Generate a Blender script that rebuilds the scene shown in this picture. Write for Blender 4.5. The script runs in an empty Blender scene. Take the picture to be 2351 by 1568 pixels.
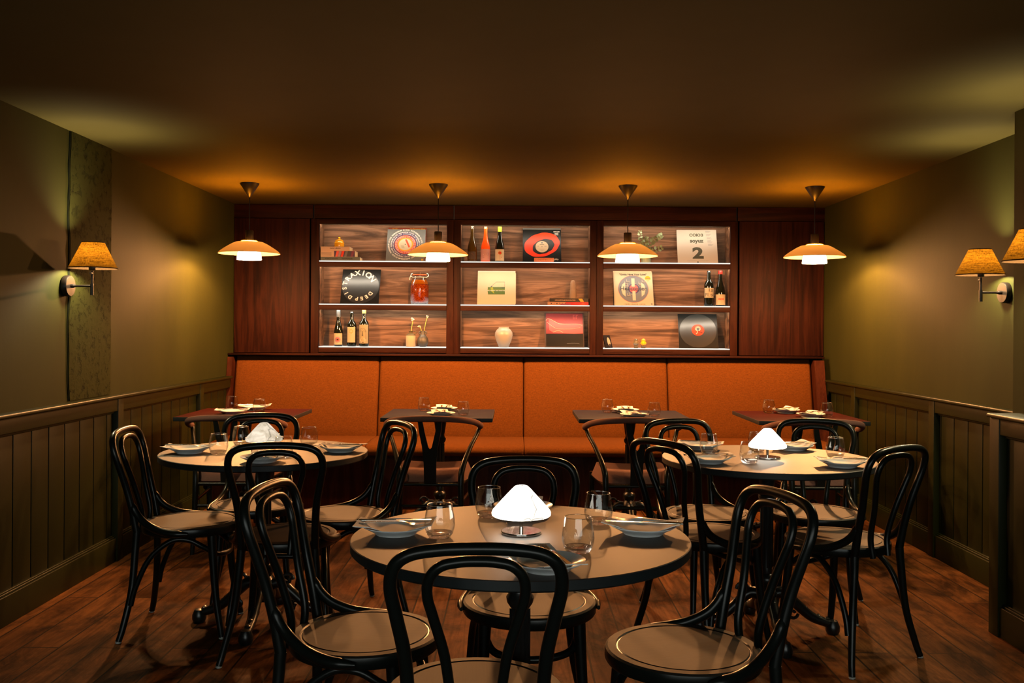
import bpy, math, random
from mathutils import Vector, Matrix
random.seed(7)
PI = math.pi
S = bpy.context.scene
COL = S.collection

# ------------------------------------------------------------------ camera, world, exposure
cam_d = bpy.data.cameras.new('camera')
cam = bpy.data.objects.new('camera', cam_d)
COL.objects.link(cam)
cam_d.sensor_fit = 'HORIZONTAL'
cam_d.sensor_width = 36.0
cam_d.lens = 2167.0 / 2351.0 * 36.0
cam_d.shift_x = -0.0022
cam_d.shift_y = -0.0135
cam_d.clip_start = 0.05
_c, _s = math.cos(0.0065), math.sin(0.0065)
cam.matrix_world = Matrix(((_c, -_s, 0, 0), (0, 0, -1, 0), (_s, _c, 0, 1.30), (0, 0, 0, 1)))
S.camera = cam

W = bpy.data.worlds.new('world')
S.world = W
W.use_nodes = True
bg = W.node_tree.nodes['Background']
bg.inputs[0].default_value = (0.92, 0.98, 0.90, 1)
bg.inputs[1].default_value = 4.2

S.view_settings.view_transform = 'Standard'
S.view_settings.look = 'None'
S.view_settings.exposure = 0.0
S.view_settings.gamma = 1.0
S.view_settings.use_curve_mapping = False
try:
    S.cycles.max_bounces = 8
    S.cycles.diffuse_bounces = 4
    S.cycles.glossy_bounces = 4
    S.cycles.transmission_bounces = 8
    S.cycles.transparent_max_bounces = 12
    S.cycles.caustics_reflective = False
    S.cycles.caustics_refractive = False
    S.cycles.sample_clamp_indirect = 4.0
    S.cycles.use_denoising = True
except Exception:
    pass

# light strengths
PENDANT_BULB, PENDANT_OPAL, PENDANT_GAP = 126.0, 12.0, 230.0
SCONCE_BULB = 56.0
TABLE_SHADE = 7.5
SHELF_STRIP = 140.0
COL_PEND = (1.0, 0.415, 0.13)
COL_SCON = (1.0, 0.80, 0.45)

# ------------------------------------------------------------------ materials
def srgb(r, g, b):
    f = lambda c: (c / 255 / 12.92) if c / 255 <= 0.04045 else ((c / 255 + 0.055) / 1.055) ** 2.4
    return (f(r), f(g), f(b), 1)

MATS = {}
def new_mat(name):
    m = bpy.data.materials.new(name)
    m.use_nodes = True
    MATS[name] = m
    nt = m.node_tree
    return m, nt, nt.nodes['Principled BSDF'], nt.nodes['Material Output']

def N(nt, kind, **kw):
    n = nt.nodes.new(kind)
    for k, v in kw.items():
        if k.startswith('i_'):
            n.inputs[k[2:].replace('_', ' ')].default_value = v
        else:
            setattr(n, k, v)
    return n

def coords(nt, scale=(1, 1, 1), rot=(0, 0, 0), loc=(0, 0, 0), kind='Object'):
    tc = N(nt, 'ShaderNodeTexCoord')
    mp = N(nt, 'ShaderNodeMapping')
    mp.inputs['Scale'].default_value = scale
    mp.inputs['Rotation'].default_value = rot
    mp.inputs['Location'].default_value = loc
    nt.links.new(tc.outputs[kind], mp.inputs['Vector'])
    return mp.outputs['Vector']

def ramp(nt, fac, stops):
    r = N(nt, 'ShaderNodeValToRGB')
    e = r.color_ramp.elements
    while len(e) < len(stops):
        e.new(0.5)
    for el, (p, c) in zip(e, stops):
        el.position = p
        el.color = c if len(c) == 4 else (*c, 1)
    nt.links.new(fac, r.inputs['Fac'])
    return r.outputs['Color']

def mixc(nt, fac, a, b, blend='MIX'):
    m = N(nt, 'ShaderNodeMix', data_type='RGBA', blend_type=blend)
    for sock, v in ((m.inputs[0], fac), (m.inputs[6], a), (m.inputs[7], b)):
        if hasattr(v, 'is_linked'):
            nt.links.new(v, sock)
        elif isinstance(v, (int, float)):
            sock.default_value = v
        else:
            sock.default_value = v if len(v) == 4 else (*v, 1)
    return m.outputs[2]

def noise(nt, vec, scale, detail=4, rough=0.55, dist=0.0):
    n = N(nt, 'ShaderNodeTexNoise')
    n.inputs['Scale'].default_value = scale
    n.inputs['Detail'].default_value = detail
    n.inputs['Roughness'].default_value = rough
    n.inputs['Distortion'].default_value = dist
    if vec is not None:
        nt.links.new(vec, n.inputs['Vector'])
    return n.outputs['Fac']

def bump(nt, bsdf, height, strength=0.2, dist=0.01):
    b = N(nt, 'ShaderNodeBump')
    b.inputs['Strength'].default_value = strength
    b.inputs['Distance'].default_value = dist
    nt.links.new(height, b.inputs['Height'])
    nt.links.new(b.outputs['Normal'], bsdf.inputs['Normal'])

def plain(name, col, rough=0.5, metal=0.0, spec=0.5, coat=0.0, trans=0.0, ior=1.45):
    m, nt, b, o = new_mat(name)
    b.inputs['Base Color'].default_value = col if len(col) == 4 else (*col, 1)
    b.inputs['Roughness'].default_value = rough
    b.inputs['Metallic'].default_value = metal
    b.inputs['Specular IOR Level'].default_value = spec
    b.inputs['Coat Weight'].default_value = coat
    b.inputs['Transmission Weight'].default_value = trans
    b.inputs['IOR'].default_value = ior
    return m

def wood(name, dark, mid, light, axis, rough=0.42, freq=11, spec=0.07, seed=0.0):
    """veneer with its grain along one axis"""
    m, nt, b, o = new_mat(name)
    sc = [freq] * 3
    sc['xyz'.index(axis)] = 0.85
    v = coords(nt, sc, loc=(seed, seed * 1.7, seed * 0.6))
    f1 = noise(nt, v, 1.0, 5, 0.6, 1.4)
    c1 = ramp(nt, f1, ((0.28, dark), (0.47, mid), (0.56, light), (0.66, mid), (0.8, dark)))
    sc2 = [190] * 3
    sc2['xyz'.index(axis)] = 5
    f2 = noise(nt, coords(nt, sc2), 1.0, 2, 0.5)
    g = ramp(nt, f2, ((0.3, (0.55, 0.55, 0.55)), (0.65, (1, 1, 1))))
    nt.links.new(mixc(nt, 0.55, c1, g, 'MULTIPLY'), b.inputs['Base Color'])
    b.inputs['Roughness'].default_value = rough
    b.inputs['Specular IOR Level'].default_value = spec
    bump(nt, b, f2, 0.12, 0.002)
    return m

WD, WM, WL = (0.0040, 0.0010, 0.0005), (0.0135, 0.0034, 0.0015), (0.023, 0.0060, 0.0026)
wood('walnut_upright', WD, WM, WL, 'z', 0.55, 15)
wood('walnut_level', WD, WM, WL, 'x', 0.55, 15, seed=3.1)
wood('walnut_back', (0.015, 0.0078, 0.0046), (0.062, 0.032, 0.0175), (0.112, 0.060, 0.034), 'x', 0.6, 11, seed=5.3)
wood('mahogany', (0.016, 0.004, 0.002), (0.032, 0.008, 0.0036), (0.045, 0.012, 0.005), 'z', 0.45, 10, seed=8.3)

def paint(name, col, rough, var=0.25, bumpy=0.15, bscale=60, spec=0.06):
    m, nt, b, o = new_mat(name)
    v = coords(nt, (1.0, 1.0, 0.35))
    f = noise(nt, v, 2.6, 5, 0.6)
    c = Vector(col)
    nt.links.new(ramp(nt, f, ((0.3, tuple(c * (1 - var))), (0.7, tuple(c * (1 + var))))), b.inputs['Base Color'])
    b.inputs['Roughness'].default_value = rough
    b.inputs['Specular IOR Level'].default_value = spec
    bump(nt, b, noise(nt, coords(nt), bscale, 4), bumpy, 0.003)
    return m

paint('wall_paint', (0.0175, 0.0188, 0.0040), 0.72, 0.14, 0.12, 45)
paint('panel_paint', (0.0080, 0.0098, 0.0010), 0.42, 0.08, 0.06, 70, 0.16)
paint('ceiling_paint', (0.050, 0.0415, 0.0130), 0.8, 0.06, 0.06, 20)

m, nt, b, o = new_mat('rough_plaster')
f = noise(nt, coords(nt), 26, 8, 0.7, 0.4)
vo = N(nt, 'ShaderNodeTexVoronoi')
vo.inputs['Scale'].default_value = 34
nt.links.new(coords(nt), vo.inputs['Vector'])
pit = ramp(nt, noise(nt, coords(nt, loc=(3, 2, 1)), 19, 6, 0.75), ((0.33, (0, 0, 0)), (0.46, (1, 1, 1))))
nt.links.new(mixc(nt, pit, (0.0085, 0.0092, 0.0020), (0.0175, 0.0188, 0.0040)), b.inputs['Base Color'])
b.inputs['Roughness'].default_value = 0.9
b.inputs['Specular IOR Level'].default_value = 0.04
ad = N(nt, 'ShaderNodeMath', operation='MULTIPLY_ADD')
nt.links.new(f, ad.inputs[0])
ad.inputs[1].default_value = 0.5
nt.links.new(pit, ad.inputs[2])
bump(nt, b, ad.outputs[0], 0.75, 0.012)

# floor: old worn boards running into the room
m, nt, b, o = new_mat('floor_boards')
v = coords(nt, rot=(0, 0, PI / 2))
br = N(nt, 'ShaderNodeTexBrick')
br.offset = 0.37
br.offset_frequency = 2
nt.links.new(v, br.inputs['Vector'])
for k, val in (('Scale', 1.0), ('Mortar Size', 0.0042), ('Mortar Smooth', 0.25), ('Bias', 0.0), ('Brick Width', 1.9), ('Row Height', 0.152)):
    br.inputs[k].default_value = val
br.inputs['Color1'].default_value = (0.0, 0.0, 0.0, 1)
br.inputs['Color2'].default_value = (1, 1, 1, 1)
br.inputs['Mortar'].default_value = (0.5, 0.5, 0.5, 1)
base = ramp(nt, br.outputs['Color'], ((0.0, (0.062, 0.022, 0.0055)), (0.5, (0.095, 0.035, 0.0088)), (1.0, (0.135, 0.051, 0.0135))))
off = N(nt, 'ShaderNodeVectorMath', operation='MULTIPLY_ADD')
nt.links.new(br.outputs['Color'], off.inputs[0])
off.inputs[1].default_value = (9, 5, 3)
nt.links.new(coords(nt, (28, 1.6, 28)), off.inputs[2])
grain = noise(nt, off.outputs[0], 1.0, 6, 0.65, 1.1)
gcol = ramp(nt, grain, ((0.3, (0.35, 0.33, 0.3)), (0.52, (0.9, 0.9, 0.9)), (0.72, (1.15, 1.15, 1.1))))
c1 = mixc(nt, 0.85, base, gcol, 'MULTIPLY')
st = noise(nt, coords(nt, (3.2, 1.5, 1)), 1.7, 9, 0.72, 0.5)
stain = ramp(nt, st, ((0.39, (0.10, 0.085, 0.07)), (0.51, (0.62, 0.60, 0.58)), (0.64, (1.1, 1.1, 1.1))))
c2 = mixc(nt, 0.9, c1, stain, 'MULTIPLY')
c3 = mixc(nt, br.outputs['Fac'], c2, (0.012, 0.006, 0.003))
nt.links.new(c3, b.inputs['Base Color'])
b.inputs['Specular IOR Level'].default_value = 0.035
nt.links.new(ramp(nt, grain, ((0.2, (0.72, 0.72, 0.72)), (0.8, (0.55, 0.55, 0.55)))), b.inputs['Roughness'])
inv = N(nt, 'ShaderNodeMath', operation='MULTIPLY_ADD')
nt.links.new(br.outputs['Fac'], inv.inputs[0])
inv.inputs[1].default_value = -1.3
nt.links.new(grain, inv.inputs[2])
bump(nt, b, inv.outputs[0], 0.35, 0.006)

def fabric(name, col, var=0.3, scale=900, rough=0.9):
    m, nt, b, o = new_mat(name)
    fx = noise(nt, coords(nt, (1.0, 1.0, 0.16)), scale * 0.32, 3, 0.7)
    fz = noise(nt, coords(nt, (0.16, 1.0, 1.0)), scale * 0.32, 3, 0.7)
    mu = N(nt, 'ShaderNodeMath', operation='ADD')
    nt.links.new(fx, mu.inputs[0])
    nt.links.new(fz, mu.inputs[1])
    hv = N(nt, 'ShaderNodeMath', operation='MULTIPLY')
    nt.links.new(mu.outputs[0], hv.inputs[0])
    hv.inputs[1].default_value = 0.5
    c = Vector(col)
    nt.links.new(ramp(nt, hv.outputs[0], ((0.36, tuple(c * (1 - var))), (0.62, tuple(c * (1 + var))))), b.inputs['Base Color'])
    b.inputs['Roughness'].default_value = rough
    b.inputs['Specular IOR Level'].default_value = 0.03
    b.inputs['Sheen Weight'].default_value = 0.0
    bump(nt, b, hv.outputs[0], 0.25, 0.002)
    return m

fabric('orange_fabric', (0.083, 0.0280, 0.0055), 0.32)
fabric('mauve_fabric', (0.115, 0.062, 0.050), 0.10)

plain('black_lacquer', (0.0040, 0.0055, 0.0048), 0.28, spec=0.25)
plain('cast_iron', (0.007, 0.008, 0.008), 0.30, spec=0.5)
plain('pendant_black', (0.0035, 0.0030, 0.0028), 0.42, spec=0.3)
plain('rubber_pad', (0.30, 0.32, 0.30), 0.6)
plain('dark_edge', (0.008, 0.011, 0.012), 0.5, spec=0.3)
plain('bronze', (0.0085, 0.0055, 0.0045), 0.40, metal=0.1, spec=0.3)
plain('chrome', (0.78, 0.76, 0.74), 0.10, metal=1.0)
plain('steel', (0.80, 0.76, 0.68), 0.16, metal=1.0)
plain('porcelain', (0.78, 0.80, 0.80), 0.16, spec=0.55)
plain('napkin_cloth', (0.70, 0.68, 0.64), 0.85, spec=0.2)

def laminate(name, col, rough=0.42, spec=0.5):
    m, nt, b, o = new_mat(name)
    f = noise(nt, coords(nt), 9, 6, 0.65)
    c = Vector(col)
    nt.links.new(ramp(nt, f, ((0.3, tuple(c * 0.93)), (0.7, tuple(c * 1.07)))), b.inputs['Base Color'])
    b.inputs['Roughness'].default_value = rough
    b.inputs['Specular IOR Level'].default_value = spec
    bump(nt, b, noise(nt, coords(nt), 220, 3), 0.04, 0.001)
laminate('taupe_laminate', (0.022, 0.015, 0.011), 0.58, 0.58)
laminate('mauve_laminate', (0.012, 0.0100, 0.0165), 0.66, 0.10)
laminate('laminate_red_reflection', (0.030, 0.0036, 0.0020), 0.68, 0.05)  # red reflection on the two outer tables, put into the laminate's colour
wood('seat_ply', (0.0075, 0.0050, 0.0028), (0.0100, 0.0068, 0.0038), (0.0130, 0.0088, 0.0050), 'y', 0.66, 9, 0.30, 2.2)

# glass: half clear so that shadows stay soft
m, nt, b, o = new_mat('clear_glass')
gl = N(nt, 'ShaderNodeBsdfGlass')
gl.inputs['IOR'].default_value = 1.46
gl.inputs['Roughness'].default_value = 0.0
tr = N(nt, 'ShaderNodeBsdfTransparent')
mx = N(nt, 'ShaderNodeMixShader')
mx.inputs[0].default_value = 0.42
nt.links.new(gl.outputs[0], mx.inputs[1])
nt.links.new(tr.outputs[0], mx.inputs[2])
nt.links.new(mx.outputs[0], o.inputs['Surface'])

m, nt, b, o = new_mat('thin_glass')
nt.nodes.remove(b)
tr = N(nt, 'ShaderNodeBsdfTransparent')
tr.inputs[0].default_value = (0.955, 0.96, 0.955, 1)
gg = N(nt, 'ShaderNodeBsdfGlossy')
gg.inputs['Roughness'].default_value = 0.03
lf = N(nt, 'ShaderNodeLayerWeight')
lf.inputs['Blend'].default_value = 0.5
lp = N(nt, 'ShaderNodeMath', operation='POWER')
nt.links.new(lf.outputs['Facing'], lp.inputs[0])
lp.inputs[1].default_value = 3.0
lw = N(nt, 'ShaderNodeMath', operation='MULTIPLY_ADD')
nt.links.new(lp.outputs[0], lw.inputs[0])
lw.inputs[1].default_value = 0.72
lw.inputs[2].default_value = 0.035
mx = N(nt, 'ShaderNodeMixShader')
nt.links.new(lw.outputs[0], mx.inputs[0])
nt.links.new(tr.outputs[0], mx.inputs[1])
nt.links.new(gg.outputs[0], mx.inputs[2])
nt.links.new(mx.outputs[0], o.inputs['Surface'])

m, nt, b, o = new_mat('rim_glass')
nt.nodes.remove(b)
tr = N(nt, 'ShaderNodeBsdfTransparent')
gg = N(nt, 'ShaderNodeBsdfGlossy')
gg.inputs['Roughness'].default_value = 0.12
mx = N(nt, 'ShaderNodeMixShader')
mx.inputs[0].default_value = 0.45
nt.links.new(tr.outputs[0], mx.inputs[1])
nt.links.new(gg.outputs[0], mx.inputs[2])
nt.links.new(mx.outputs[0], o.inputs['Surface'])

def translucent(name, col, tcol, fac, rough=0.35, gloss=0.08, emit=None, strength=0.0):
    m, nt, b, o = new_mat(name)
    nt.nodes.remove(b)
    d = N(nt, 'ShaderNodeBsdfDiffuse')
    d.inputs[0].default_value = (*col, 1)
    t = N(nt, 'ShaderNodeBsdfTranslucent')
    t.inputs[0].default_value = (*tcol, 1)
    a = N(nt, 'ShaderNodeMixShader')
    a.inputs[0].default_value = fac
    nt.links.new(d.outputs[0], a.inputs[1])
    nt.links.new(t.outputs[0], a.inputs[2])
    g = N(nt, 'ShaderNodeBsdfGlossy')
    g.inputs['Roughness'].default_value = rough
    c = N(nt, 'ShaderNodeMixShader')
    c.inputs[0].default_value = gloss
    nt.links.new(a.outputs[0], c.inputs[1])
    nt.links.new(g.outputs[0], c.inputs[2])
    out = c.outputs[0]
    if strength:
        e = N(nt, 'ShaderNodeEmission')
        e.inputs[0].default_value = (*emit, 1)
        e.inputs[1].default_value = strength
        s = N(nt, 'ShaderNodeAddShader')
        nt.links.new(out, s.inputs[0])
        nt.links.new(e.outputs[0], s.inputs[1])
        out = s.outputs[0]
    nt.links.new(out, o.inputs['Surface'])
    return m, nt, d, t

translucent('amber_opal', (0.26, 0.205, 0.12), (0.42, 0.335, 0.18), 0.5, 0.2, 0.03)
m, nt, d, t = translucent('amber_dome', (0.030, 0.024, 0.012), (0.046, 0.038, 0.018), 0.5, 0.2, 0.03)  # saucer centre made see-through to let the added gap light reach the ceiling
tp = N(nt, 'ShaderNodeBsdfTransparent')
tp.inputs[0].default_value = (1.0, 0.84, 0.30, 1)
mx = N(nt, 'ShaderNodeMixShader')
mx.inputs[0].default_value = 0.80
out = [n for n in nt.nodes if n.type == 'OUTPUT_MATERIAL'][0]
nt.links.new(out.inputs['Surface'].links[0].from_socket, mx.inputs[1])
nt.links.new(tp.outputs[0], mx.inputs[2])
nt.links.new(mx.outputs[0], out.inputs['Surface'])
translucent('lamp_opal', (0.8, 0.8, 0.8), (0.8, 0.8, 0.8), 0.3, 0.3, 0.04, (1.0, 0.80, 0.55), PENDANT_OPAL)
translucent('frosted_white', (0.30, 0.29, 0.27), (0.5, 0.48, 0.44), 0.5, 0.4, 0.05)
translucent('frosted_green', (0.22, 0.28, 0.19), (0.3, 0.36, 0.24), 0.4, 0.4, 0.05)
translucent('honey_glass', (0.62, 0.34, 0.012), (0.9, 0.52, 0.02), 0.5, 0.08, 0.10)
translucent('olive_glass', (0.16, 0.14, 0.08), (0.35, 0.31, 0.2), 0.5, 0.05, 0.16)
translucent('leaf_green', (0.13, 0.17, 0.085), (0.20, 0.26, 0.11), 0.35, 0.5, 0.03)

m, nt, d, t = translucent('linen', (0.03, 0.013, 0.003), (0.75, 0.34, 0.055), 0.55, 0.6, 0.01)
w1 = noise(nt, coords(nt, (1, 1, 0.08)), 260, 2, 0.6)
w2 = noise(nt, coords(nt, (0.06, 0.06, 1)), 330, 2, 0.6)
ad = N(nt, 'ShaderNodeMath', operation='ADD')
nt.links.new(w1, ad.inputs[0])
nt.links.new(w2, ad.inputs[1])
nt.links.new(ramp(nt, ad.outputs[0], ((0.42, (0.0016, 0.0005, 0.00003)), (0.85, (0.0215, 0.0078, 0.0004)))), t.inputs[0])
ad.operation = 'AVERAGE' if False else 'ADD'
hv = N(nt, 'ShaderNodeMath', operation='MULTIPLY')
hv.inputs[1].default_value = 0.62
nt.links.new(ad.outputs[0], hv.inputs[0])
for l in list(nt.links):
    if l.to_node.type == 'VALTORGB':
        nt.links.remove(l)
for n in nt.nodes:
    if n.type == 'VALTORGB':
        nt.links.new(hv.outputs[0], n.inputs['Fac'])
plain('shade_lining', (0.75, 0.66, 0.5), 0.8)

def emission(name, col, strength, veins=0.0, cloud=0.0, vscale=9):
    m, nt, b, o = new_mat(name)
    e = N(nt, 'ShaderNodeEmission')
    e.inputs[0].default_value = (*col, 1)
    e.inputs[1].default_value = strength
    if veins or cloud:
        vo = N(nt, 'ShaderNodeTexVoronoi', feature='DISTANCE_TO_EDGE')
        vo.inputs['Scale'].default_value = vscale
        wv = N(nt, 'ShaderNodeVectorMath', operation='MULTIPLY_ADD')
        nz = N(nt, 'ShaderNodeTexNoise')
        nz.inputs['Scale'].default_value = 18
        nt.links.new(coords(nt), nz.inputs['Vector'])
        nt.links.new(nz.outputs['Color'], wv.inputs[0])
        wv.inputs[1].default_value = (0.05, 0.05, 0.05)
        nt.links.new(coords(nt), wv.inputs[2])
        nt.links.new(wv.outputs[0], vo.inputs['Vector'])
        vr = ramp(nt, vo.outputs['Distance'], ((0.0, (1 - veins,) * 3), (0.010, (1 - veins * 0.8,) * 3), (0.03, (1, 1, 1))))
        cl = ramp(nt, noise(nt, coords(nt), 22, 5, 0.6, 0.8), ((0.3, (1 - cloud, 1 - cloud * 1.06, 1 - cloud * 1.2)), (0.7, (1, 1, 1))))
        nt.links.new(mixc(nt, 1.0, mixc(nt, 1.0, vr, cl, 'MULTIPLY'), (*col, 1), 'MULTIPLY'), e.inputs[0])
    nt.links.new(e.outputs[0], o.inputs['Surface'])
    return m
emission('alabaster_bright', (1.0, 0.90, 0.74), TABLE_SHADE)
emission('alabaster_veined', (1.0, 0.90, 0.74), TABLE_SHADE, 0.95, 0.0, 8)
emission('alabaster_cloudy', (1.0, 0.86, 0.68), 1.15, 0.5, 0.55)
emission('bulb_glow', (1.0, 0.8, 0.5), 30.0)
emission('strip_light', (1.0, 0.84, 0.64), SHELF_STRIP)
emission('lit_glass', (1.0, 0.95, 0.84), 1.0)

m, nt, b, o = new_mat('crinkled_foil')
f = noise(nt, coords(nt, (1, 2.2, 1)), 60, 6, 0.75, 1.2)
nt.links.new(ramp(nt, f, ((0.42, (0.012, 0.018, 0.012)), (0.56, (0.16, 0.17, 0.13)), (0.66, (0.85, 0.82, 0.70)))), b.inputs['Base Color'])  # sparkle of reflected light put into the foil's colour as specks
b.inputs['Metallic'].default_value = 0.35
b.inputs['Roughness'].default_value = 0.3
bump(nt, b, f, 1.0, 0.01)

m, nt, b, o = new_mat('fermented_fruit')
vo = N(nt, 'ShaderNodeTexVoronoi')
vo.inputs['Scale'].default_value = 150
nt.links.new(coords(nt), vo.inputs['Vector'])
nt.links.new(ramp(nt, vo.outputs['Distance'], ((0.0, (0.95, 0.22, 0.01)), (0.5, (0.6, 0.07, 0.003)), (0.9, (0.12, 0.01, 0.001)))), b.inputs['Base Color'])
b.inputs['Roughness'].default_value = 0.12
plain('amber_syrup', (0.75, 0.20, 0.01), 0.08)

m, nt, b, o = new_mat('burl')
nt.links.new(ramp(nt, noise(nt, coords(nt), 70, 6, 0.7, 3), ((0.3, (0.05, 0.012, 0.004)), (0.7, (0.35, 0.09, 0.02)))), b.inputs['Base Color'])

for nm, c, r in (('ink_black', (6, 6, 6), 0.35), ('sleeve_black', (17, 17, 16), 0.22), ('sleeve_cream', (232, 212, 178), 0.55), ('sleeve_grey', (128, 131, 128), 0.4),
                 ('sleeve_white', (232, 222, 205), 0.5), ('ring_purple', (82, 66, 112), 0.45), ('ring_orange', (226, 82, 30), 0.45), ('ring_yellow', (244, 178, 34), 0.45),
                 ('ring_cream', (222, 208, 176), 0.5), ('print_red', (238, 62, 22), 0.4), ('print_white', (238, 232, 220), 0.5), ('print_olive', (74, 72, 52), 0.5),
                 ('print_green', (82, 112, 58), 0.45), ('print_lime', (150, 160, 40), 0.45), ('print_gold', (206, 160, 30), 0.4), ('print_slate', (118, 122, 130), 0.5),
                 ('print_pink', (238, 104, 92), 0.4), ('sleeve_rust', (150, 62, 34), 0.45), ('wine_red', (140, 52, 52), 0.25), ('wine_red_light', (205, 100, 96), 0.25), ('page_cream', (226, 210, 170), 0.8),
                 ('book_pink', (205, 180, 165), 0.6), ('book_slate', (92, 102, 100), 0.6), ('book_black', (30, 24, 22), 0.5), ('book_red', (150, 24, 36), 0.5), ('book_tan', (150, 112, 88), 0.6),
                 ('book_plum', (120, 60, 88), 0.5), ('label_cream', (232, 218, 186), 0.7), ('label_pink', (226, 170, 168), 0.6), ('label_dark', (78, 62, 54), 0.6), ('label_sage', (196, 186, 152), 0.7),
                 ('bottle_dark', (10, 13, 9), 0.06), ('bottle_brown', (44, 30, 8), 0.06), ('bottle_rose', (176, 62, 16), 0.06), ('capsule_grey', (92, 98, 100), 0.35),
                 ('capsule_lime', (172, 196, 52), 0.4), ('capsule_red', (212, 34, 30), 0.35), ('capsule_wax', (222, 160, 88), 0.5), ('cork', (190, 140, 92), 0.8), ('stone_cream', (228, 214, 178), 0.5),
                 ('stone_glaze', (120, 112, 82), 0.25), ('vase_dark', (50, 50, 46), 0.45), ('concrete', (158, 134, 112), 0.85), ('plinth_grey', (104, 100, 90), 0.6), ('flower_white', (238, 226, 196), 0.7),
                 ('stem_green', (150, 150, 60), 0.6), ('iris_lilac', (176, 148, 168), 0.5), ('amber_bird', (236, 140, 24), 0.08), ('rubber_orange', (200, 74, 26), 0.5),
                 ('wire', (190, 180, 160), 0.2), ('clay_pink', (214, 170, 140), 0.3)):
    k = {'sleeve': 0.25, 'ring': 0.3, 'print': 0.34, 'label': 0.28, 'page': 0.42, 'stone': 0.3, 'flower': 0.4, 'book': 0.42, 'wine': 0.3, 'concrete': 0.3, 'capsule': 0.4, 'plinth': 0.35, 'clay': 0.4, 'iris': 0.35}.get(nm.split('_')[0], 1.0)
    c4 = srgb(*c)
    plain(nm, (c4[0] * k, c4[1] * k, c4[2] * k, 1), r if k == 1.0 else max(r, 0.4), spec=0.5 if k == 1.0 else 0.15)

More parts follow.
